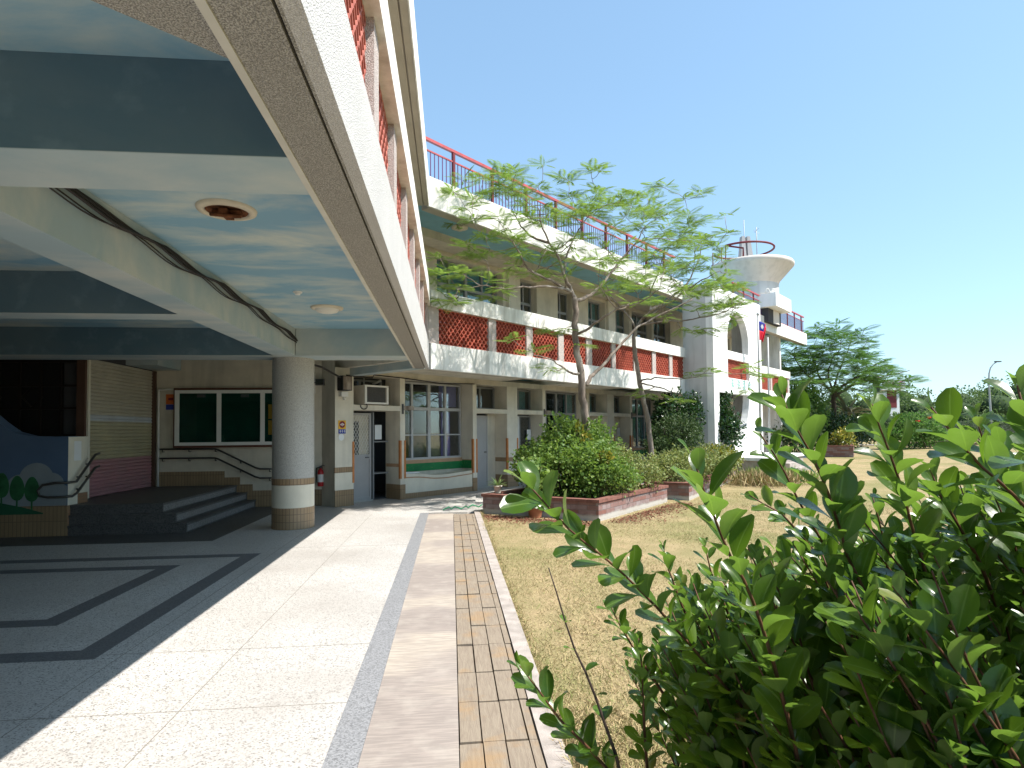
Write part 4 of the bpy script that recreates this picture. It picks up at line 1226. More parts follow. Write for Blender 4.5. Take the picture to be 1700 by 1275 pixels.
simple('soffit_cable', MB().tube([FAR(-.4, QW-.01, 2.90), FAR(.3, QW-.02, 2.88), FAR(.35, QW-.02, 2.95), FAR(1.2, QW-.02, 2.93), FAR(2.4, QW-.02, 2.87), FAR(3.7, QW-.02, 2.92)], .013, 6), 'cable', 'thin cable strung along the facade head above the first window', 'cable')

# ------------------------------------------------------------------ wooden deck of short boards
ys = [3.2, 3.68, 4.13, 4.65, 5.1, 5.61, 6.08, 6.6, 7.08, 7.6, 8.11, 8.62, 9.15, 9.61, 10.1, 10.6, 11.05, 11.55, 12.05]
yy = 3.2
while yy > -.5:
    yy -= .48; ys.insert(0, yy)
for k in range(len(ys)-1):
    y0, y1 = ys[k]+.008, ys[k+1]-.008
    dk = thing('deck_section', 'one short row of weathered deck boards beside the pale kerb', 'decking', (.23, y0, 0), 'rows of weathered deck boards along the path')
    a = .032
    for wd in (.119, .119, .119, .051):
        dz = rng.uniform(-.004, .004); e0, e1 = rng.uniform(-.006, .006, 2)
        gx = rng.uniform(.003, .010)
        mb = MB().add([(a+gx*.4, y0+e0, -.034), (a+wd-gx*.6, y0+e0, -.034), (a+wd-gx*.6, y1+e1, -.034), (a+gx*.4, y1+e1, -.034),
                       (a+gx*.4, y0+e0, dz), (a+wd-gx*.6, y0+e0, dz+rng.uniform(-.003, .003)), (a+wd-gx*.6, y1+e1, dz+rng.uniform(-.003, .003)), (a+gx*.4, y1+e1, dz)],
                      [(0, 3, 2, 1), (4, 5, 6, 7), (0, 1, 5, 4), (1, 2, 6, 5), (2, 3, 7, 6), (3, 0, 4, 7)])
        mb.build('board', M['plank'], dk)
        a += wd+.001
# slab and hose at the end of the deck
sl = MB().prism([(-.20, 12.72), (.50, 13.05), (.58, 14.9), (.0, 14.0)], 0, .05)
simple('stone_slab', sl, 'concrete', 'low grey slab lying where the deck ends by the planter', 'slab')
simple('garden_hose', MB().tube([(-.18+.09*k+.03*sin(k*1.7), 12.56+.045*k+.06*sin(k*1.1), .02+.05*(k % 2)) for k in range(10)], .014, 6), 'hose', 'short green hose lying in front of the grey slab', 'hose')

# ------------------------------------------------------------------ planters
def planter(P0, PC, PR, h, label, name='brick_planter'):
    """corner PC (nearest), P0 to its left, PR to its right"""
    P0, PC, PR = (Vector((*p, 0)) for p in (P0, PC, PR))
    PB = P0+PR-PC
    t = thing(name, label, 'planter', PC)
    cen = (P0+PR)/2
    def inset(p, d):
        u = (P0-PC).normalized(); v = (PR-PC).normalized()
        su = 1 if (p-PC).dot(u) < (P0-PC).length/2 else -1
        sv = 1 if (p-PC).dot(v) < (PR-PC).length/2 else -1
        q = p+u*d*su+v*d*sv
        return (q.x, q.y)
    cs = [PC, PR, PB, P0]
    zb = min(gz(p.x, p.y) for p in cs)-.05
    zt = h+max(0, gz(cen.x, cen.y))
    def rim(d0, d1, z0, z1, name, mat):
        mb = MB(); o = [inset(p, d0) for p in cs]; i = [inset(p, d1) for p in cs]
        for k in range(4):
            j_ = (k+1) % 4
            mb.prism([o[k], o[j_], i[j_], i[k]], z0, z1)
        return mb.build(name, M[mat], t)
    rim(0, .13, zb, zt-.056, 'brick_wall', 'planter')
    rim(-.025, .15, zt-.055, zt, 'coping', 'planter_cap')
    MB().prism([inset(p, .12) for p in cs], zb, zt-.09).build('soil', M['soil'], t)
    return t
planter((.62, 12.25), (2.617, 10.75), (4.83, 13.35), .365, 'red brick planter nearest the deck, holding the big leafy bush')
planter((4.60, 14.2), (5.42, 13.55), (9.0, 18.55), .37, 'second red brick planter behind, towards the white portico')
planter((17.9, 28.2), (19.0, 27.2), (20.3, 29.0), .55, 'small brick planter with yellow croton beyond the portico')
def flower_pot(x, y, z, r, h, mat, label):
    t = thing('flower_pot', label, 'pot', (x, y, z))
    MB().lathe((x, y, z), [(r*.68, 0), (r*.95, h*.85), (r*1.08, h*.86), (r*1.08, h), (r*.95, h), (r*.90, h*.9)], 28).build('pot', M[mat], t)
    MB().lathe((x, y, z), [(r*.9, h*.9), (.001, h*.9)], 28).build('soil', M['soil'], t)
    return t
flower_pot(.93, 12.36, .365, .085, .15, 'pot_cream', 'small cream pot of sword leaves on the planter corner')
flower_pot(1.56, 11.38, -.01, .16, .26, 'pot_clay', 'clay pot standing on the soil in front of the brick planter')
flower_pot(9.6, 20.4, .05, .2, .2, 'pot_clay', 'low clay bowl of yellow flowers near the portico platform')

# ------------------------------------------------------------------ traced skeletons (world coordinates)
T1=[ [(2.89,13.02,0.50),(2.91,12.99,1.28),(2.91,12.98,1.73),(2.85,12.96,2.32),(2.81,12.95,2.90),(2.73,12.94,3.36),(2.68,12.93,3.79),(2.71,12.91,4.22),(2.68,12.91,4.49)],
[(2.68,12.91,4.49),(2.59,12.91,4.68),(2.43,12.81,4.98),(2.30,12.71,5.31),(2.09,12.62,5.61),(1.92,12.53,5.96),(1.83,12.43,6.27)],
[(2.71,12.90,4.42),(3.09,13.16,4.61),(3.45,13.32,4.95),(3.80,13.36,5.41),(4.23,13.40,5.90),(4.48,13.47,6.31)],
[(2.93,12.95,2.59),(3.03,13.03,2.77),(3.29,13.20,3.00),(3.68,13.35,3.39),(4.11,13.49,3.83),(4.48,13.54,4.09),(5.06,13.68,4.40),(5.63,13.61,4.65)],
[(2.71,12.93,3.69),(2.97,12.70,3.82),(3.25,12.46,4.01),(3.51,12.23,4.16),(3.81,12.00,4.20),(4.17,11.75,4.43)],
[(2.63,12.91,4.60),(2.11,12.55,4.77),(1.61,12.29,4.94),(1.31,12.11,5.34),(1.09,12.02,5.61)],
[(2.45,12.91,5.01),(2.58,13.28,5.45),(2.73,13.46,5.85),(3.01,13.61,6.32),(3.31,13.67,6.77)],
[(2.81,12.95,2.85),(2.58,12.77,2.85),(2.35,12.59,2.93),(2.04,12.41,3.10),(1.68,12.35,3.17)],
[(2.63,12.91,4.60),(2.28,12.44,4.59),(1.60,12.11,4.53),(0.98,11.97,4.44),(0.50,11.91,4.54)],
[(2.09,12.62,5.61),(1.79,12.95,5.80),(1.56,13.16,6.13),(1.37,13.27,6.50)] ]
C1= [(-0.31,12.38,5.20),(-0.03,11.98,4.31),(-0.15,12.18,4.60),(0.24,11.93,4.72),(0.09,12.06,4.45),(0.52,12.15,6.32),(0.80,12.32,6.54),(0.69,12.34,6.14),(1.05,12.58,6.88),(1.26,12.76,7.09),(1.43,12.75,6.64),(1.73,12.94,6.19),(1.90,12.70,6.89),(2.22,13.07,6.72),(2.46,13.24,7.13),(2.41,12.67,6.12),(2.82,13.01,6.85),(3.24,13.38,6.66),(3.49,13.53,7.19),(3.66,13.13,6.72),(4.11,13.48,7.00),(4.10,13.70,6.48),(3.37,12.59,5.91),(2.99,13.23,5.92),(2.45,13.68,5.87),(1.65,12.38,5.30),(1.26,12.32,5.03),(1.07,12.64,5.26),(1.40,12.19,5.61),(4.59,13.64,6.87),(4.76,13.43,6.54),(4.94,13.63,6.16),(4.47,13.88,6.09),(1.93,12.12,5.97),(2.40,11.97,6.12),(0.88,12.04,5.77),(1.69,13.63,6.71),(3.56,13.88,5.78),(3.60,12.09,5.13),(2.61,11.89,4.93),(2.13,13.94,5.34),(0.64,12.28,5.13),(0.99,12.07,4.58),(4.44,12.11,4.83),(5.46,13.91,5.10),(3.87,11.78,4.43),(3.09,12.00,6.06),(3.95,12.33,5.94),(1.62,12.35,3.23),(3.89,13.57,5.14),(0.49,12.46,6.21),(2.63,12.64,3.59),(1.28,12.37,6.67)]
T2=[ [(5.50,16.19,0.20),(5.45,16.17,0.86),(5.41,16.17,1.20),(5.33,16.15,1.99),(5.17,16.14,2.70),(5.04,16.12,3.44),(4.97,16.11,4.05),(5.03,16.09,4.39)],
[(5.03,16.09,4.39),(5.23,16.16,4.65),(5.48,16.23,4.92),(5.50,16.31,5.36),(5.73,16.37,5.88),(5.94,16.43,6.41),(6.28,16.48,6.95)],
[(5.20,16.07,4.64),(5.54,15.63,4.80),(5.99,15.27,5.13),(6.46,15.01,5.47),(6.88,14.86,5.67)],
[(5.41,16.04,4.88),(6.02,16.47,5.23),(6.76,16.77,5.83),(7.19,16.91,6.57),(7.33,16.98,7.04)],
[(5.10,16.08,4.47),(5.58,15.53,4.46),(6.22,15.07,4.46),(6.78,14.71,4.55),(7.34,14.54,4.83)],
[(5.03,16.09,4.39),(4.83,16.30,4.84),(4.53,16.42,5.20),(4.31,16.52,5.73),(4.08,16.63,6.01)],
[(5.14,16.13,2.93),(5.19,15.92,2.98),(5.53,15.69,3.00),(6.13,15.33,2.94),(6.44,15.09,3.03)],
[(5.14,16.13,2.90),(5.35,15.91,2.81),(5.76,15.68,2.66),(5.93,15.46,2.54)] ]
C2= [(6.42,16.23,7.89),(6.75,16.22,7.42),(7.14,16.49,7.09),(6.13,15.90,6.76),(7.08,16.22,6.46),(6.52,16.48,6.27),(5.45,15.79,6.06),(6.97,15.26,5.49),(7.48,15.21,5.32),(7.13,14.86,4.92),(7.03,16.55,5.64),(5.71,15.39,5.28),(5.27,16.42,5.92),(5.51,15.23,4.61),(6.72,15.11,4.63),(6.51,14.95,4.16),(4.43,16.50,6.10),(6.60,16.31,5.15),(6.93,14.70,4.40),(7.28,14.64,4.85),(5.89,16.52,6.92),(6.43,15.48,6.47),(6.39,16.65,7.53),(7.12,15.63,6.04),(4.89,16.47,5.55),(5.62,16.76,6.67),(7.08,16.00,6.90),(7.69,15.79,5.43),(7.18,15.45,5.02),(6.46,15.60,5.86),(6.13,16.72,6.33),(6.49,14.91,5.36),(6.35,15.67,6.94),(6.40,15.20,3.07),(5.30,15.53,2.54),(7.33,14.70,3.02)]
T3=[ [(22.58,33.97,0.77),(22.55,33.93,2.02),(22.52,33.90,3.08),(22.49,33.88,3.80)],
[(22.49,33.88,3.73),(22.34,34.38,4.19),(22.21,34.87,4.97),(22.24,35.24,5.74),(22.10,35.44,6.33)],
[(22.53,33.88,3.62),(22.84,33.43,4.12),(23.45,32.95,4.60),(24.19,32.65,5.17),(25.08,32.35,5.58)],
[(22.52,33.88,3.44),(23.97,34.52,4.13),(25.54,35.05,4.54),(27.38,35.36,4.94),(28.73,35.52,5.22)],
[(22.49,33.88,3.73),(23.05,34.40,4.56),(23.67,34.70,5.50),(24.31,34.90,6.63),(24.63,35.04,7.40)],
[(22.53,33.87,3.80),(21.60,32.93,4.60),(21.28,32.13,5.38),(21.53,31.68,6.00)],
[(22.03,33.91,4.16),(20.80,33.42,4.54),(19.88,33.08,5.31),(19.53,32.90,5.81)] ]
STEMS=[ [(0.109,0.947,1.529),(0.135,0.955,1.500),(0.178,0.973,1.451),(0.216,0.990,1.418),(0.253,1.008,1.389),(0.297,1.035,1.350),(0.367,1.081,1.281),(0.452,1.136,1.189),(0.588,1.218,1.035),(0.795,1.358,0.744)],
[(0.347,0.851,1.564),(0.354,0.852,1.542),(0.366,0.861,1.514),(0.394,0.871,1.451),(0.411,0.880,1.414),(0.449,0.899,1.361),(0.482,0.918,1.289),(0.510,0.938,1.224),(0.549,0.967,1.118),(0.607,1.018,0.958)],
[(0.541,0.950,1.657),(0.557,0.949,1.611),(0.592,0.958,1.565),(0.634,0.976,1.492),(0.665,0.995,1.431),(0.698,1.024,1.373),(0.771,1.061,1.269),(0.858,1.117,1.145),(0.945,1.186,0.932)],
[(0.581,1.099,1.592),(0.601,1.098,1.563),(0.627,1.106,1.528),(0.670,1.125,1.460),(0.714,1.142,1.399),(0.764,1.160,1.327),(0.856,1.215,1.209),(0.955,1.283,1.013)],
[(0.702,0.954,1.641),(0.711,0.954,1.611),(0.735,0.963,1.566),(0.771,0.982,1.503),(0.807,1.002,1.419),(0.846,1.030,1.360),(0.905,1.078,1.259),(0.967,1.127,1.101)],
[(0.722,0.852,1.631),(0.737,0.851,1.614),(0.774,0.859,1.575),(0.815,0.866,1.539),(0.863,0.872,1.504),(0.927,0.888,1.454),(1.014,0.913,1.360),(1.126,0.958,1.192)],
[(0.681,1.345,1.449),(0.717,1.342,1.427),(0.756,1.339,1.405),(0.825,1.355,1.337),(0.887,1.381,1.261),(0.988,1.426,1.127)],
[(0.895,1.223,1.453),(0.903,1.223,1.421),(0.914,1.223,1.381),(0.937,1.244,1.318),(0.969,1.274,1.214),(1.025,1.324,1.061)],
[(0.862,1.023,1.524),(0.878,1.023,1.480),(0.927,1.040,1.422),(0.991,1.066,1.349),(1.074,1.112,1.231)],
[(0.695,0.683,1.651),(0.703,0.683,1.614),(0.742,0.691,1.561),(0.827,0.726,1.479)],
[(0.136,1.260,1.120),(0.170,1.258,1.076),(0.222,1.276,0.998),(0.285,1.302,0.926),(0.355,1.349,0.832)],
[(0.456,1.481,1.088),(0.464,1.482,1.014),(0.468,1.487,0.880),(0.492,1.540,0.718)],
[(0.603,1.711,1.270),(0.619,1.712,1.201),(0.653,1.712,1.105),(0.733,1.759,0.948)],
[(0.661,1.553,1.297),(0.677,1.554,1.226),(0.724,1.573,1.125),(0.794,1.601,0.985)],
[(1.025,1.511,1.476),(1.048,1.511,1.396),(1.092,1.530,1.297),(1.136,1.560,1.177)],
[(1.201,1.287,1.627),(1.228,1.287,1.529),(1.280,1.306,1.430),(1.342,1.335,1.282)],
[(0.937,0.963,1.578),(0.952,0.963,1.536),(0.991,0.981,1.471),(1.050,1.010,1.359)],
[(0.434,1.683,1.121),(0.467,1.682,1.054),(0.522,1.700,0.962),(0.600,1.726,0.846)] ]
BARE= [(0.205,1.297,1.309),(0.222,1.297,1.254),(0.240,1.297,1.192),(0.260,1.298,1.132),(0.281,1.297,1.088),(0.302,1.297,1.035),(0.320,1.297,0.982),(0.346,1.297,0.906),(0.367,1.298,0.809)]

# ------------------------------------------------------------------ vegetation helpers
def nrm(a): return a/(np.linalg.norm(a, axis=-1, keepdims=True)+1e-9)
LEAF_V = [(0, 0, 0), (.45, .5, .08), (1, 0, -.05), (.45, -.5, .08)]
LEAF_F = [(0, 3, 2, 1)]
# slightly folded leaf of two quads with a rounder outline
LEAF2_V = [(0, 0, 0), (.35, .42, .10), (.75, .36, .09), (1, 0, -.06), (.75, -.36, .09), (.35, -.42, .10), (.5, 0, 0)]
LEAF2_F = [(0, 6, 2, 1), (6, 3, 3, 2), (0, 5, 4, 6), (6, 4, 3, 3)]
LEAF2_F = [(0, 6, 2, 1), (0, 5, 4, 6), (6, 4, 3, 2)]

def frond_template(npair=15, wid=.042, plen=.30):
    """feathery frond of unit length: paired narrow pinnae along a drooping stalk"""
    V, Fq = [], []
    for i in range(npair):
        t = .12+.86*i/(npair-1)
        L = plen*(sin(pi*min(1, .12+.80*t))**.7)
        for sg in (1, -1):
            x, z = t, -.16*t*t
            dx, dy, dz = .42, sg*.9, -.18-.10*t
            l = sqrt(dx*dx+dy*dy+dz*dz); dx, dy, dz = dx/l*L, dy/l*L, dz/l*L
            b = len(V)
            hw = wid*.5*(.6+.4*sin(pi*t))
            V += [(x-hw*.5, 0, z), (x+dx*.5-hw, dy*.5, z+dz*.40+.01), (x+dx, dy, z+dz), (x+dx*.5+hw, dy*.5, z+dz*.40+.01)]
            Fq.append((b, b+1, b+2, b+3) if sg < 0 else (b, b+3, b+2, b+1))
    b = len(V)
    V += [(0, -.006, 0), (1, -.004, -.16), (1, .004, -.16), (0, .006, 0)]
    Fq.append((b, b+1, b+2, b+3))
    return V, Fq
FR_V, FR_F = frond_template()

def grow_tree(name, label, limbs, tips, rad0, scale, nfr, mat, bark, seed, base_z, group=None, flat=.25, dbl=True):
    r = np.random.default_rng(seed)
    root = thing(name, label, 'tree', limbs[0][0][:2] + (base_z,), group)
    tr = MB()
    nodes = []                      # (position, direction, radius)
    for bi, l in enumerate(limbs):
        pts = [Vector(p) for p in l]
        # smooth subdivision with a little wobble
        P = []
        for i in range(len(pts)-1):
            p0 = pts[max(i-1, 0)]; p1 = pts[i]; p2 = pts[i+1]; p3 = pts[min(i+2, len(pts)-1)]
            for k in range(4):
                t = k/4
                q = .5*((2*p1)+(-p0+p2)*t+(2*p0-5*p1+4*p2-p3)*t*t+(-p0+3*p1-3*p2+p3)*t**3)
                P.append(q + Vector(r.normal(0, .010*scale, 3)))
        P.append(pts[-1])
        ra = rad0 if bi == 0 else rad0*(.52 if bi in (1, 2, 3) else .34)
        rb = rad0*.60 if bi == 0 else rad0*.10
        R = [ra+(rb-ra)*(i/(len(P)-1))**.8 for i in range(len(P))]
        if bi == 0: R[0] *= 1.35; R[1] *= 1.12
        tr.tube(P, R, 9 if bi == 0 else 7)
        st = 0 if bi else len(P)*2//3
        for i in range(st, len(P)):
            nodes.append((P[i], R[i]))
    NP = np.array([p for p, _ in nodes]); NR = np.array([q for _, q in nodes])
    tipsN = np.array(tips, float)
    tipsN = np.vstack([tipsN, tipsN+r.normal(0, .28*scale, tipsN.shape)*np.array([1, 1, .6]), tipsN+r.normal(0, .40*scale, tipsN.shape)*np.array([1, 1, .6])]) if dbl else tipsN
    tipsN = tipsN + r.normal(0, .10*scale, tipsN.shape)*np.array([1, 2.2, .6])
    order = np.argsort([np.min(np.linalg.norm(NP-t, axis=1)) for t in tipsN])
    ends = []
    for k in order:
        t = tipsN[k]
        d = np.linalg.norm(NP-t, axis=1)
        up = (t-NP)[:, 2]
        cost = d + np.where(up < -.1*scale, .6*scale, 0)
        i = int(np.argmin(cost))
        a, b = Vector(NP[i]), Vector(t)
        L = (b-a).length
        nseg = max(3, int(L/(.28*scale)))
        bow = Vector((0, 0, -.02*L)) + Vector(r.normal(0, .05*L, 3))
        P = []
        for q in range(nseg+1):
            u = q/nseg
            P.append(a.lerp(b, u)+bow*(4*u*(1-u))+Vector(r.normal(0, .014*scale, 3))*(1 if 0 < q < nseg else 0))
        ra = min(NR[i]*.7, .022*scale*(.4+.5*L/scale)); R = [max(.006*scale, ra+(.007*scale-ra)*q/nseg) for q in range(nseg+1)]
        tr.tube(P, R, 5)
        NP = np.vstack([NP, np.array([tuple(p) for p in P[1:]])]); NR = np.concatenate([NR, R[1:]])
        dirn = np.array(P[-1]-P[-2]); ends.append((np.array(P[-1]), dirn/np.linalg.norm(dirn)))
        if nseg > 3:
            ends.append((np.array(P[-2]), dirn/np.linalg.norm(dirn)))
    tr.build('trunk', M[bark], root)
    pos, ax, up, sc = [], [], [], []
    for e, dn in ends:
        n = max(3, int(r.normal(nfr, 1.2)))
        a0 = r.uniform(0, 2*pi)
        for k in range(n):
            a = a0+2*pi*k/n+r.uniform(-.35, .35)
            v = np.array([cos(a), sin(a), r.uniform(-.10, flat)]) + dn*np.array([.55, .55, .25])
            pos.append(e+r.normal(0, .03*scale, 3)); ax.append(v)
            u = np.array([0, 0, 1.0])+r.normal(0, .38, 3); up.append(u)
            sc.append(r.uniform(.26, .46)*scale)
    V, Fq = scatter(FR_V, FR_F, np.array(pos), nrm(np.array(ax)), np.array(up), np.array(sc))
    fast_mesh('crown', V, Fq, M[mat], root, smooth=False)
    return root

def lumps_points(lumps, n, r, shell=.55, jit=.07):
    """points spread through a union of ellipsoids (cx, cy, cz, rx, ry, rz), thicker near the outside"""
    lumps = np.array(lumps, float)
    vol = lumps[:, 3]*lumps[:, 4]*lumps[:, 5]; pr = vol**.75/np.sum(vol**.75)
    k = r.choice(len(lumps), n, p=pr)
    d = nrm(r.normal(0, 1, (n, 3)))
    rad = 1-(1-shell)*r.uniform(0, 1, (n, 1))**1.6 + r.normal(0, jit, (n, 1))
    p = lumps[k, :3]+d*rad*lumps[k, 3:6]
    return p, d

def bush(name, label, lumps, n, size, mat, seed, cat='shrub', at=None, stems=5, group=None, tmpl=(LEAF2_V, LEAF2_F), upb=.5, aspect=1.0, ground=None, bark='bark_dark', sprigs=0):
    r = np.random.default_rng(seed)
    at = at or (lumps[0][0], lumps[0][1], lumps[0][2]-lumps[0][5])
    root = thing(name, label, cat, at, group)
    # sub-lumps break the outline
    sub = []
    for l in lumps:
        for _ in range(14):
            d = nrm(r.normal(0, 1, 3)); d[2] = abs(d[2])*.9-.15
            f = r.uniform(.22, .42)
            sub.append((l[0]+d[0]*l[3]*.78, l[1]+d[1]*l[4]*.78, l[2]+d[2]*l[5]*.78, l[3]*f, l[4]*f, l[5]*f))
        sub.append(tuple(l))
    p, d = lumps_points(sub, n, r, .5)
    zlow = at[2]
    keep = p[:, 2] > zlow-.05
    p, d = p[keep], d[keep]
    ax = nrm(d*.7+r.normal(0, .7, p.shape)+np.array([0, 0, .15]))
    up = nrm(np.array([0, 0, 1.0])*upb+d*.45+r.normal(0, .45, p.shape))
    s = r.uniform(.6, 1.25, len(p))*size
    sc = np.stack([s, s*aspect, s], 1)
    for k in range(sprigs):
        l = lumps[r.integers(len(lumps))]
        dd = nrm(r.normal(0, 1, 3)); dd[2] = abs(dd[2])*.9+.15; dd = nrm(dd)
        b0 = np.array(l[:3])+dd*np.array(l[3:6])*.92
        g_ = nrm(dd*.6+np.array([0, 0, .9])+r.normal(0, .25, 3)); L = r.uniform(.14, .36)*max(.6, l[5]*1.2)
        m = int(L/size*2.2)+3
        t = np.linspace(0, 1, m)[:, None]
        q = b0+g_*L*t+r.normal(0, .008, (m, 3))
        p = np.vstack([p, q])
        ax = np.vstack([ax, nrm(g_*.8+r.normal(0, .7, (m, 3)))]); up = np.vstack([up, nrm(np.array([0, 0, 1.0])+r.normal(0, .4, (m, 3)))])
        s2 = size*r.uniform(.7, 1.2, m); sc = np.vstack([sc, np.stack([s2, s2*aspect, s2], 1)])
    V, Fq = scatter(tmpl[0], tmpl[1], p, ax, up, sc)
    fast_mesh('foliage', V, Fq, M[mat], root, smooth=False)
    tr = MB()
    for k in range(stems):
        l = lumps[k % len(lumps)]
        b = Vector((at[0]+r.normal(0, .25)*l[3], at[1]+r.normal(0, .25)*l[4], at[2]-.05))
        e = Vector((l[0]+r.normal(0, .4)*l[3], l[1]+r.normal(0, .4)*l[4], l[2]+.5*l[5]))
        m = b.lerp(e, .5)+Vector((r.normal(0, .05), r.normal(0, .05), 0))
        q = .018*max(.6, l[5])
        tr.tube([b, m, e], [q*1.5, q, q*.4], 6)
    tr.build('stems', M[bark], root)
    return root

# ------------------------------------------------------------------ the two young poincianas
grow_tree('poinciana_tree', 'left of two young feathery trees, its trunk forking beside the lattice parapet', T1, C1, .10, 1.0, 8, 'frond', 'bark', 3, .25)
grow_tree('poinciana_tree', 'right of two young feathery trees, with a straighter trunk in the second planter', T2, C2, .085, 1.1, 8, 'frond', 'bark', 5, .25)
# ------------------------------------------------------------------ the spreading tree beyond the portico
r3 = np.random.default_rng(21)
C3 = []
cx, cy = 21.4, 33.3
lx, ly = np.array([.95, -.30]), np.array([.30, .95])
for k in range(240):
    a = r3.uniform(0, 2*pi); q = sqrt(r3.uniform(0, 1))
    u, v = q*cos(a), q*sin(a)
    zz = 3.9+(1-q**2)*r3.uniform(.6, 3.9)+r3.uniform(-.2, .9)*(1-q) + .35*r3.normal()
    zz = min(zz, 3.9+3.4*(1-q**2.2)+.2)
    px = np.array([cx, cy])+lx*(.35+3.75*u)+ly*(3.3*v)
    C3.append((px[0], px[1], max(3.9-.9*max(0, u), zz)))
grow_tree('spreading_tree', 'broad flat crowned dark green tree at the far right end of the building', T3, C3, .19, 2.0, 8, 'frond_dark', 'bark_dark', 9, .3, flat=.2, dbl=False)

# ------------------------------------------------------------------ planter bushes
bush('planter_bush', 'big bright green leafy bush filling the nearest brick planter', [(2.35, 12.2, .82, .92, .85, .66), (2.75, 13.1, 1.02, 1.0, .9, .76), (1.9, 12.95, .84, .62, .65, .55), (3.0, 11.95, .66, .70, .6, .46), (2.3, 12.6, 1.5, .35, .35, .38), (3.0, 13.1, 1.45, .35, .4, .35)], 16500, .062, 'bush', 31, at=(2.4, 12.5, .30), stems=10, sprigs=120)
bush('planter_bush', 'paler thin leaved bush at the right half of the nearest brick planter', [(3.75, 13.0, .66, .85, .7, .52), (3.2, 12.3, .60, .6, .55, .42), (3.3, 13.9, .85, .9, .8, .55)], 9500, .050, 'bush_pale', 32, at=(3.6, 13.0, .30), stems=8, sprigs=90)
bush('planter_bush', 'yellowish leafy bush filling the second brick planter', [(6.1, 15.2, .68, 1.0, .9, .45), (7.0, 16.5, .68, .9, .9, .42), (5.3, 14.5, .60, .6, .6, .40), (7.9, 17.7, .66, .7, .7, .40)], 9000, .060, 'bush_pale', 33, at=(6.4, 15.6, .30), stems=8, sprigs=90)
bush('pothos_vine', 'yellow leaved vine climbing through the top of the big planter bush', [(2.62, 12.5, 1.62, .12, .12, .16), (2.75, 12.35, 1.42, .10, .10, .16), (2.95, 11.75, 1.05, .16, .14, .14)], 230, .10, 'croton', 39, 'vine', at=(2.7, 12.5, .4), stems=2, aspect=.7)
bush('croton_bush', 'yellow green croton at the far end of the second planter', [(7.75, 17.2, .72, .55, .55, .45), (8.3, 17.9, .66, .45, .5, .4)], 1900, .11, 'croton', 34, at=(7.9, 17.4, .30), stems=6, aspect=.55)
bush('fine_bush', 'fine dark olive bush between the second planter and the facade', [(7.1, 18.6, 1.25, .8, .8, .85), (6.5, 18.3, .9, .6, .6, .6)], 9000, .055, 'bush_fine', 35, at=(6.9, 18.5, .05), stems=7, sprigs=70)
bush('glossy_shrub', 'dark glossy rounded shrub in front of the shaded grey side of the portico', [(7.7, 20.1, 2.0, .85, .8, .95), (7.4, 19.9, 1.3, .8, .8, .8)], 4200, .12, 'bush_dark', 36, at=(7.7, 20.1, .05), stems=8, aspect=.7, sprigs=60)
bush('glossy_shrub', 'tall dark glossy shrub before the round opening of the portico', [(9.35, 21.0, 2.15, .62, .6, 1.05), (9.6, 20.9, 1.5, .75, .7, .8), (9.3, 21.0, 3.05, .35, .35, .55)], 4600, .13, 'bush_dark', 37, at=(9.4, 21.0, .08), stems=8, aspect=.7, sprigs=60)
# dry grass clump beside the second planter
def tuft(name, label, cx, cy, rx, ry, n, h, mat, seed, z=0.0, lean=.5, width=.008, cat='grass clump'):
    r = np.random.default_rng(seed)
    p = np.stack([cx+r.normal(0, rx, n), cy+r.normal(0, ry, n), np.full(n, z)], 1)
    ax = nrm(np.stack([r.normal(0, lean, n), r.normal(0, lean, n), np.ones(n)], 1))
    up = nrm(r.normal(0, 1, (n, 3)))
    s = r.uniform(.5, 1.2, n)*h
    V, Fq = scatter([(0, -.5, 0), (0, .5, 0), (.6, .4, .1), (1, 0, .28)], [(0, 1, 2, 3)], p, ax, up, np.stack([s, np.full(n, width), s], 1))
    o = fast_mesh(name, V, Fq, M[mat], None, smooth=False)
    return tag(o, label, cat)
tuft('grass_clump', 'dry straw coloured grass clump right of the second planter', 8.9, 16.6, .45, .40, 1900, .42, 'blade', 41, .03)
tuft('grass_clump', 'greener grass clump behind the straw coloured one', 9.9, 17.8, .5, .5, 1500, .40, 'bush', 42, .03)
# sword leaves in the little pot, a sapling in the clay pot
def rosette(name, label, x, y, z, n, L, wd, mat, seed, cat='potted plant', droop=.5):
    r = np.random.default_rng(seed); V, Fq = [], []
    root = thing(name, label, cat, (x, y, z))
    for k in range(n):
        a = 2*pi*k/n+r.uniform(-.3, .3); l = L*r.uniform(.65, 1.1); el = r.uniform(.5, 1.25)
        h = Vector((cos(a), sin(a), 0)); sd_ = Vector((-sin(a), cos(a), 0))
        b = len(V); m = 6
        for i in range(m+1):
            t = i/m
            c = Vector((x, y, z))+h*(l*cos(el)*t+l*.15*t*t)+Vector((0, 0, l*sin(el)*t-droop*l*t*t*cos(el)))
            w2 = wd*(sin(pi*(.08+.92*t)**.8)+.08)*(1 if i < m else 0)
            V += [tuple(c-sd_*w2), tuple(c+Vector((0, 0, -w2*.35))), tuple(c+sd_*w2)]
        for i in range(m):
            q = b+i*3
            Fq += [(q, q+1, q+4, q+3), (q+1, q+2, q+5, q+4)]
    fast_mesh('leaves', V, Fq, M[mat], root)
    return root
rosette('sword_plant', 'striped sword leaved plant in the cream pot on the planter corner', .93, 12.36, .50, 18, .34, .016, 'spiky', 51)
bush('potted_sapling', 'leafy sapling growing from the clay pot on the soil', [(1.56, 11.38, .75, .24, .24, .42)], 260, .09, 'bush', 52, 'potted plant', at=(1.56, 11.38, .22), stems=3)
bush('flower_clump', 'yellow flowers in the low clay bowl near the platform', [(9.6, 20.4, .36, .22, .22, .13)], 350, .05, 'croton', 53, 'flowers', at=(9.6, 20.4, .22), stems=3)

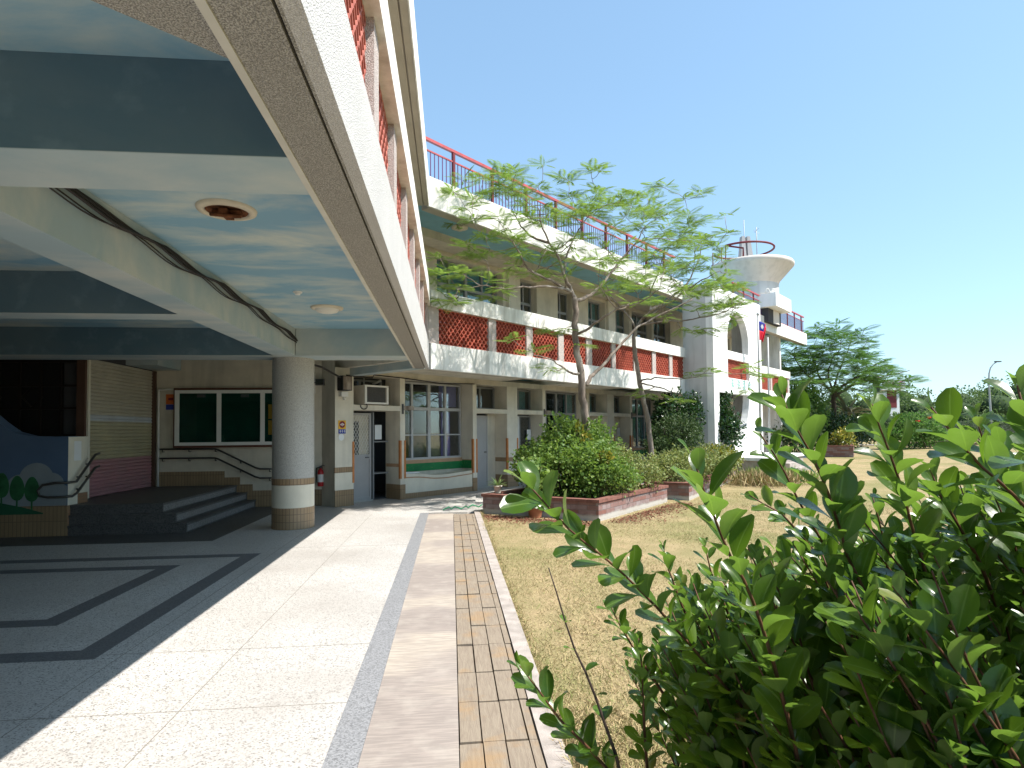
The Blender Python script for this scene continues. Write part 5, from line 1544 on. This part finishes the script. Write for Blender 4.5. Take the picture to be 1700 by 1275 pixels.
# ------------------------------------------------------------------ far planting on the right
bush('tall_shrub', 'dark leafy shrub at the foot of the flagpoles beyond the portico', [(18.2, 30.6, 1.6, 1.2, 1.2, 1.3), (17.2, 30.0, 1.2, .9, .9, 1.0)], 4200, .17, 'bush_fine', 61, at=(18.0, 30.4, .2), aspect=.6)
bush('tall_shrub', 'tall dark green shrub left of the spreading tree', [(19.6, 31.8, 2.4, 1.1, 1.1, 1.6), (19.1, 31.5, 3.2, .8, .8, 1.2)], 4200, .17, 'frond_dark', 62, at=(19.6, 31.8, .2), aspect=.5)
bush('tall_shrub', 'dense dark shrub under the spreading tree trunk', [(21.5, 32.6, 1.5, 1.5, 1.3, 1.2), (22.9, 33.0, 1.3, 1.2, 1.2, .95), (20.6, 32.2, 1.2, 1.0, 1.0, .9)], 6000, .16, 'bush_dark', 63, at=(21.7, 32.7, .2), aspect=.6)
bush('croton_bush', 'yellow speckled croton in the small planter beyond the portico', [(19.2, 28.3, .95, .6, .55, .45), (19.5, 28.5, 1.3, .35, .35, .35), (18.9, 28.2, 1.2, .25, .25, .3)], 900, .16, 'croton', 64, at=(19.2, 28.3, .5), aspect=.5)
hb = bush('hibiscus_bush', 'hibiscus bush with red flowers at the lawn edge', [(27.3, 33.6, 1.5, 1.4, 1.2, 1.0), (28.4, 33.9, 1.2, 1.0, 1.0, .8), (26.2, 33.3, 1.1, .9, .9, .7)], 5200, .15, 'frond_dark', 65, at=(27.2, 33.6, .25), aspect=.7)
fl = MB()
for x, y, z in ((28.4, 33.1, 2.25), (27.0, 32.9, 1.9), (27.8, 33.0, 2.1)):
    fl.lathe((x, y, z), [(.001, 0), (.10, .05), (.14, .12), (.10, .13), (.02, .06)], 10)
fl.build('flower', M['red_flower'], hb)
rosette('dry_palm', 'dry drooping palm under the right side of the spreading tree', 23.6, 34.2, 2.4, 22, 2.4, .10, 'palm', 66, 'palm', droop=.9)
for k, (x, y, rr) in enumerate(((29.6, 36.0, 1.5), (31.6, 37.2, 1.7), (34.0, 37.6, 1.9), (36.4, 37.2, 1.8), (38.8, 36.2, 1.9), (41.2, 35.2, 1.9), (43.8, 34.2, 2.0))):
    z = gz(x, y)
    bush('grey_hedge_shrub', ('rounded grey green shrub at the lawn edge, leftmost of its row', 'rounded grey green shrub second from the left of its row', 'rounded grey green shrub just left of the lamp post', 'rounded grey green shrub below the lamp post', 'rounded grey green shrub just right of the lamp post', 'rounded grey green shrub second from the right end of its row', 'rounded grey green shrub at the right end of its row')[k],
         [(x, y, z+.65, rr, rr*.8, .72+.1*(k % 3)), (x+.7, y-.3, z+.5, rr*.6, rr*.6, .6)], 3600, .12, 'gray_hedge', 70+k, at=(x, y, z), group='rounded shrubs along the far lawn edge', aspect=.5)
# woodland: reads as one mass
def woodland():
    r = np.random.default_rng(80)
    P_, D_ = [], []
    lumps = []
    for k in range(230):
        t = r.uniform(0, 1)
        x = 30+t*95; y = 92-t*42+r.normal(0, 5)
        z = gz(x, y); h = r.uniform(1.7, 3.3)*(1+.25*sin(k))
        rr = r.uniform(1.6, 3.4)
        lumps.append((x, y, z+h, rr, rr, h*.9))
    for k in range(80):
        t = r.uniform(0, 1)
        x = 33+t*38; y = 52-t*15+r.normal(0, 1.2)
        z = gz(x, y); lumps.append((x, y, z+r.uniform(.6, 1.5), r.uniform(.9, 1.9), r.uniform(.9, 1.9), r.uniform(.8, 1.4)))
    for k in range(26):
        t = r.uniform(0, 1); x = 51+t*30; y = 47-t*16+r.normal(0, 1.5); z = gz(x, y)
        lumps.append((x, y, z+r.uniform(1.9, 3.1), r.uniform(1.2, 2.2), r.uniform(1.2, 2.0), r.uniform(1.2, 2.0)))
    p, d = lumps_points(lumps, 120000, r, .76, .02)
    ax = nrm(d+r.normal(0, .7, p.shape)); up = nrm(np.array([0, 0, .6])+d*.6+r.normal(0, .4, p.shape))
    s = r.uniform(.16, .36, len(p))
    V, Fq = scatter(LEAF2_V, LEAF2_F, p, ax, up, np.stack([s, s*.8, s], 1))
    o = fast_mesh('woodland', V, Fq, M['wood'], None, smooth=False)
    tag(o, 'dense low woodland beyond the lawn, seen as one green mass', 'woodland', None, 'stuff')
    b = MB()  # cores and backing strip closing gaps, coloured dark like the shaded inside
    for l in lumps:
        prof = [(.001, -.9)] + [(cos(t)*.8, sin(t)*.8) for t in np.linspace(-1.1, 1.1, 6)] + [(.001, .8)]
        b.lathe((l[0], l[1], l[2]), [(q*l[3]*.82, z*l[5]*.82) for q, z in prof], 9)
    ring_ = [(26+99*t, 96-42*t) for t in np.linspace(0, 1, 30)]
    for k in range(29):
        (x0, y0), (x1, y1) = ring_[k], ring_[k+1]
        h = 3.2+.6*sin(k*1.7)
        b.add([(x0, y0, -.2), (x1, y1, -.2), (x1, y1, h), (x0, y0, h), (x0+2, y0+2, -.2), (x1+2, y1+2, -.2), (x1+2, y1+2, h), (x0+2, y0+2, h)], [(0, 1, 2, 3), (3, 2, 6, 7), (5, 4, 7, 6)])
    tag(b.build('woodland_core', M['core']), None, None, None, 'structure')
woodland()

# ------------------------------------------------------------------ flagpoles, lamp post, gate sign
FP = thing('flagpole', 'taller steel flagpole with the red and blue flag in front of the portico', 'flagpole', (11.68, 22.08, .66))
MB().tube([(11.68, 22.08, .6), (11.63, 21.97, 3.3), (11.556, 21.82, 5.9)], [.045, .04, .032], 10).build('pole', M['steel'], FP)
MB().lathe((11.556, 21.82, 5.9), [(.001, -.02), (.05, .02), (.06, .06), (.04, .11), (.001, .12)], 14).build('finial', M['steel'], FP)
FP2 = thing('flagpole', 'shorter bare steel flagpole just right of the flag', 'flagpole', (11.97, 21.95, .66))
MB().tube([(11.97, 21.95, .6), (11.926, 21.815, 5.08)], [.04, .03], 10).build('pole', M['steel'], FP2)
FLG = thing('flag', 'limp red flag with a blue canton and white sun on the taller flagpole', 'flag', (11.6, 21.85, 5.6))
def flagpt(u, v):
    # u along the fly (gathered), v down the hoist
    x = 11.61+.34*(1-math.exp(-2.2*u))*(1-.35*v) - .08*u*v
    y = 21.86+.05*sin(u*9+v*2)*u
    z = 5.70-.72*v-.17*u*(1-v)-.10*u*u
    return (x, y, z)
nu, nv_ = 18, 16
for nm, m, cond in (('red_field', 'flag_red', lambda i, j_: not (i < nu//2 and j_ < nv_//2)), ('blue_canton', 'flag_blue', lambda i, j_: i < nu//2 and j_ < nv_//2)):
    V = [flagpt(i/nu, k/nv_) for k in range(nv_+1) for i in range(nu+1)]
    Fq = [(k*(nu+1)+i, k*(nu+1)+i+1, (k+1)*(nu+1)+i+1, (k+1)*(nu+1)+i) for k in range(nv_) for i in range(nu) if cond(i, k)]
    used = sorted({q for f in Fq for q in f}); ix = {q: n_ for n_, q in enumerate(used)}
    mb = MB(); mb.add([V[q] for q in used], [tuple(ix[q] for q in f) for f in Fq], None, True); o = mb.build(nm, M[m], FLG)
    sol = o.modifiers.new('thick', 'SOLIDIFY'); sol.thickness = .004
sn = MB()
for k in range(12):
    a = 2*pi*k/12
    def sp(r_, aa): u, v = .25+.17*r_*cos(aa), .25+.17*r_*sin(aa); q = flagpt(u, v); return (q[0]+.006, q[1]-.012, q[2])
    sn.add([sp(1, a), sp(.5, a+.26), sp(0, 0), sp(.5, a-.26)], [(0, 1, 2, 3)])
sn.build('white_sun', M['flag_white'], FLG)
LPo = thing('street_lamp', 'tall curved street lamp beyond the lawn on the right', 'street lamp', (44.0, 45.8, .4))
pole = [(44.13, 45.83, .3), (44.10, 45.82, 3.0), (43.98, 45.75, 5.3), (44.0, 45.72, 6.0), (44.12, 45.70, 6.45), (44.36, 45.66, 6.78), (44.62, 45.63, 6.94)]
MB().tube(pole, [.085, .08, .06, .055, .05, .045, .04], 10).build('pole', M['steel'], LPo)
MB().box(44.5, 44.95, 45.5, 45.74, 6.93, 7.02).build('lamp_head', M['dark_gray'], LPo)
mb = MB()
for k in range(3): mb.cyl((44.13, 45.83), .11, 2.35+.22*k, 2.46+.22*k, 12)
mb.build('warning_bands', M['croton'], LPo)
GS = thing('gate_sign', 'distant white kiosk with a dull red panel and a sign board on top', 'kiosk', (43.0, 55.9, .6))
def gs(name, a0, a1, d0, d1, z0, z1, mat):
    T = lambda a, t, z: Vector((42.3, 55.9, 0))+Vector((.985, -.17, 0))*a+Vector((.17, .985, 0))*t+Vector((0, 0, z))
    MB().wallplate([(a0, z0), (a1, z0), (a1, z1), (a0, z1)], d0, d1, T).build(name, M[mat], GS)
gs('wall', .05, 1.55, .0, 1.2, .3, 5.35, 'white_clean')
gs('red_panel', .38, 1.28, -.03, -.005, 3.6, 5.28, 'gate_red')
gs('roof', -.15, 2.0, -.25, 1.4, 5.352, 5.5, 'white_clean')
gs('sign_board', .0, 2.1, -.1, .05, 5.502, 6.35, 'fin')
gs('side_post', -.7, -.2, .1, .5, 5.2, 6.8, 'room')
for k in range(3):
    T = (42.3+.45+.62*k, 55.74-.10*k, 5.93)
    MB().tube([(T[0]+.22*cos(2*pi*i/16), T[1]-.02, T[2]+.22*sin(2*pi*i/16)) for i in range(17)], .04, 5).build('round_emblem', M['gate_red'], GS)
pv = MB().prism([(26, 40.5), (32, 38.6), (31.5, 37.5), (25.5, 39.5)], gz(29, 39), gz(29, 39)+.05)
structure('far_paving', pv, M['curb'])

# ------------------------------------------------------------------ lawn grass
def grass():
    r = np.random.default_rng(90)
    n = 190000
    d = 2.6+14*r.uniform(0, 1, n)**1.35
    a = np.radians(r.uniform(-4, 62, n)+np.abs(r.normal(0, 9, n))*(r.uniform(0, 1, n) < .5))
    p = np.stack([d*np.sin(a), d*np.cos(a), np.zeros(n)], 1)
    off = (p-np.array(F0))@np.array(NV)
    keep = (p[:, 0] > .575) & (off > .95)
    # planter footprints stay clear
    def inside(p, O, A, B):
        O, A, B = (np.array(q) for q in (O, A, B)); u, v = A-O, B-O; w_ = p[:, :2]-O
        return ((w_@u)/(u@u) > -.02) & ((w_@u)/(u@u) < 1.02) & ((w_@v)/(v@v) > -.02) & ((w_@v)/(v@v) < 1.02)
    keep &= ~inside(p, (2.617, 10.75), (.62, 12.25), (4.83, 13.35)) & ~inside(p, (5.42, 13.55), (4.6, 14.2), (9.0, 18.55))
    patch = np.sin(p[:, 0]*1.3+1.7*np.sin(p[:, 1]*.9))+np.sin(p[:, 1]*1.9+p[:, 0]*.6)
    keep &= (patch+r.normal(0, .8, n)) > -1.0
    p = p[keep]; n = len(p)
    # ragged fringe creeping over the kerb
    m = 5200
    fr = np.stack([.575+np.abs(r.normal(0, .035, m))-.02, 2.4+10*r.uniform(0, 1, m)**1.3, np.zeros(m)], 1)
    p = np.vstack([p, fr]); n = len(p)
    p[:, 2] = [gz(x, y) for x, y in p[:, :2]]
    ax = nrm(np.stack([r.normal(0, .9, n), r.normal(0, .9, n), np.full(n, .8)], 1))
    up = nrm(r.normal(0, 1, (n, 3)))
    s = r.uniform(.016, .05, n)*(1+.7*(np.sin(p[:, 0]*2.3+p[:, 1])*np.sin(p[:, 1]*1.7-p[:, 0]) > .55))
    s[-m:] *= 1.25
    V, Fq = scatter([(0, -.5, 0), (0, .5, 0), (.6, .4, .08), (1, 0, .2)], [(0, 1, 2, 3)], p, ax, up, np.stack([s, np.full(n, .0045), s], 1))
    o = fast_mesh('lawn_grass', V, Fq, M['blade'], None, smooth=False)
    tag(o, 'dry cropped grass blades of the lawn', 'grass', None, 'stuff')
grass()
def litter():
    r = np.random.default_rng(95)
    n = 3400
    k = r.uniform(0, 1, n)
    a = np.array([(.60, 11.9), (2.55, 10.5)]); b_ = np.array([(2.75, 10.62), (5.0, 13.2)])
    t = r.uniform(0, 1, n)[:, None]
    base = np.where((k < .5)[:, None], a[0]+(a[1]-a[0])*t, b_[0]+(b_[1]-b_[0])*t)
    nv2 = np.where((k < .5)[:, None], np.array([[-.6, -.8]]), np.array([[.76, -.65]]))
    xy = base+nv2*np.abs(r.normal(0, .34, n))[:, None]
    xy = xy[xy[:, 0] > .59]; n = len(xy)
    p = np.stack([xy[:, 0], xy[:, 1], r.uniform(-.01, .012, n)], 1)
    ax = nrm(np.stack([r.normal(0, 1, n), r.normal(0, 1, n), r.normal(0, .2, n)], 1)); up = nrm(np.array([0, 0, 1.0])+r.normal(0, .25, (n, 3)))
    s_ = r.uniform(.02, .055, n)
    V, Fq = scatter(LEAF_V, LEAF_F, p, ax, up, np.stack([s_, s_*.7, s_], 1))
    o = fast_mesh('leaf_litter', V, Fq, M['litter'], None, smooth=False)
    tag(o, 'reddish fallen leaves strewn along the foot of the brick planter', 'leaf litter', None, 'stuff')
litter()

# ------------------------------------------------------------------ the glossy hedge in front of the camera
def hedge_leaf_template():
    V, UV, Fq = [], [], []
    nl, nw = 6, 4
    for i in range(nl+1):
        t = i/nl
        w_ = (.010, .115, .205, .258, .270, .225, .085)[i]
        for k in range(nw+1):
            s = k/nw*2-1
            x = t; y = w_*s
            z = .16*abs(s)**1.3*w_*1.6 - .22*(t-.35)**2 + .03*sin(5*t)*s
            V.append((x, y, z)); UV.append((t, k/nw))
    for i in range(nl):
        for k in range(nw):
            a = i*(nw+1)+k
            Fq.append((a, a+nw+1, a+nw+2, a+1))
    return np.array(V), np.array(UV), np.array(Fq)
HV, HUV, HF = hedge_leaf_template()

def cam_px(p):
    q = cam.matrix_world.inverted() @ Vector(p)
    if q.z > -.05: return None
    return (850+F_PX*q.x/-q.z, 637.5+44.5-F_PX*q.y/-q.z, -q.z)
CMI = np.array(cam.matrix_world)
def unproj(x, y, d):
    v = np.array([(x-850)/F_PX, -(y-637.5-44.5)/F_PX, -1.0])*d
    return CMI[:3, :3]@v+CMI[:3, 3]

def build_hedge():
    r = np.random.default_rng(101)
    root = thing('hedge_shrub', 'dense glossy leaved hedge shrub close by at the lower right, its shoots above the lawn', 'shrub', (1.4, 1.3, 0))
    tr = MB()
    pos, ax, up, sc = [], [], [], []
    def resample(P, step):
        out = [Vector(P[0])]; acc = 0
        for a, b in zip(P[:-1], P[1:]):
            a, b = Vector(a), Vector(b); L = (b-a).length; n = max(1, int(L/step))
            for k in range(1, n+1): out.append(a.lerp(b, k/n))
        return out
    def shoot(P, size, r0, dens=1.0, start=0.0):
        """P runs from the tip down"""
        P = resample(P, .0118/dens)
        n = len(P)
        tr.tube(P[::3] if n > 6 else P, [ .0013+(r0-.0013)*(i/max(1, n/3-1))**.8 for i in range(len(P[::3] if n > 6 else P))], 6)
        ph = r.uniform(0, 2*pi)
        L = 0
        for i in range(n-1):
            t = (P[max(i-1, 0)]-P[min(i+1, n-1)]).normalized()      # towards the tip
            side = t.orthogonal().normalized(); bin_ = t.cross(side)
            a = ph+i*2.4
            out = side*cos(a)+bin_*sin(a)
            grow = min(1, .42+.14*i) if i < 5 else 1
            if i > 3 and r.uniform() < .08: continue
            tilt = .35 if i < 2 else r.uniform(.50, .95)
            d = t*cos(tilt)+out*sin(tilt)+Vector((0, 0, .12))
            # blades turn their face to the light above
            u = Vector((.35, -.15, 1.0))*.75+t*.55-out*.35+Vector(r.normal(0, .30, 3))
            pos.append(tuple(P[i]+out*r0*.6)); ax.append(tuple(d)); up.append(tuple(u))
            s = size*grow*r.uniform(.78, 1.15)
            sc.append((s, s*r.uniform(.85, 1.12), s*r.uniform(.6, 1.5)))
    for k, S in enumerate(STEMS):
        shoot(S, (.068, .076, .075, .066, .071, .073, .054, .056, .066, .066, .062, .056, .058, .058, .063, .062, .070, .056)[k], .0042)
    # the body: many shoots under the outline of the hedge
    edge = [(860, 1240), (930, 1165), (1000, 1085), (1060, 1010), (1120, 950), (1200, 905), (1280, 880), (1370, 850), (1450, 830), (1540, 800), (1620, 770), (1700, 720), (1800, 690)]
    ex, ey = zip(*edge)
    n = 330
    for k in range(n):
        x = 890+930*r.uniform(0, 1)**.8
        ytop = np.interp(x, ex, ey)
        y = ytop+abs(r.normal(0, 1))*60+r.uniform(0, 1)**1.3*380*(k/n)
        d = r.uniform(1.05, 2.2) if y < ytop+120 else r.uniform(.78, 1.9)
        if x < 1020: d = r.uniform(1.15, 1.6)
        tip = unproj(x, y, d)
        if tip[2] < .12 or tip[0] < .50: continue
        lean = np.array([.62+r.normal(0, .16), -.10+r.normal(0, .14), 0])
        L = min(tip[2]-.02, r.uniform(.55, 1.0))
        P = []
        m = 7
        for i in range(m+1):
            t = i/m
            P.append(tuple(tip+lean*L*(t*.9-.25*t*t)-np.array([0, 0, L*t])+r.normal(0, .004, 3)))
        shoot(P, r.uniform(.056, .088), .0036, .60)
    for k in range(60):
        x = r.uniform(880, 1180)
        y = np.interp(x, ex, ey)+30+abs(r.normal(0, 1))*70+r.uniform(0, 150)
        tip = unproj(x, y, r.uniform(.95, 1.45))
        if tip[2] < .1 or tip[0] < .46: continue
        L = min(tip[2]-.02, r.uniform(.5, .8))
        lean = np.array([.60+r.normal(0, .14), r.normal(0, .12), 0])
        P = [tuple(tip+lean*L*(i/7*.9-.25*(i/7)**2)-np.array([0, 0, L*i/7])) for i in range(8)]
        shoot(P, r.uniform(.058, .080), .0034, .68)
    tr.build('stems', M['twig'], root)
    b = MB(); b.tube([Vector(p) for p in BARE], [.0012+.0028*i/8 for i in range(9)], 6)
    b.build('bare_twig', M['twig_gray'], root)
    P = [Vector(p) for p in BARE]
    for i in (2, 2, 3, 4, 4, 5, 6, 6, 7, 7, 8):
        p = P[i]; a = r.uniform(0, 2*pi); s = .018+.004*i
        d = Vector((cos(a), sin(a), .5))
        pos.append(tuple(p)); ax.append(tuple(d)); up.append((0, 0, 1)); sc.append((s, s, s))
    V, Fq = scatter(HV, HF, np.array(pos), np.array(ax), nrm(np.array(up)), np.array(sc))
    # keep clear of the lens
    o = fast_mesh('leaves', V, Fq, M['hedge_leaf'], root)
    uvl = o.data.uv_layers.new(name='UVMap')
    uvs = np.tile(HUV, (len(pos), 1))[Fq.ravel()]
    uvl.data.foreach_set('uv', uvs.astype(np.float32).ravel())
    # woody base stems
    for k in range(16):
        wb = MB()
        x, y = r.uniform(.9, 2.6), r.uniform(.75, 2.3)
        wb.tube([(x, y, -.03), (x-.05+r.normal(0, .04), y+r.normal(0, .04), .3), (x-.12+r.normal(0, .08), y+r.normal(0, .08), .7)], [.014, .011, .006], 6)
        wb.build('woody_stem', M['twig_gray'], root)
build_hedge()

for o in list(bpy.data.objects):
    if 'at' in o: del o['at']
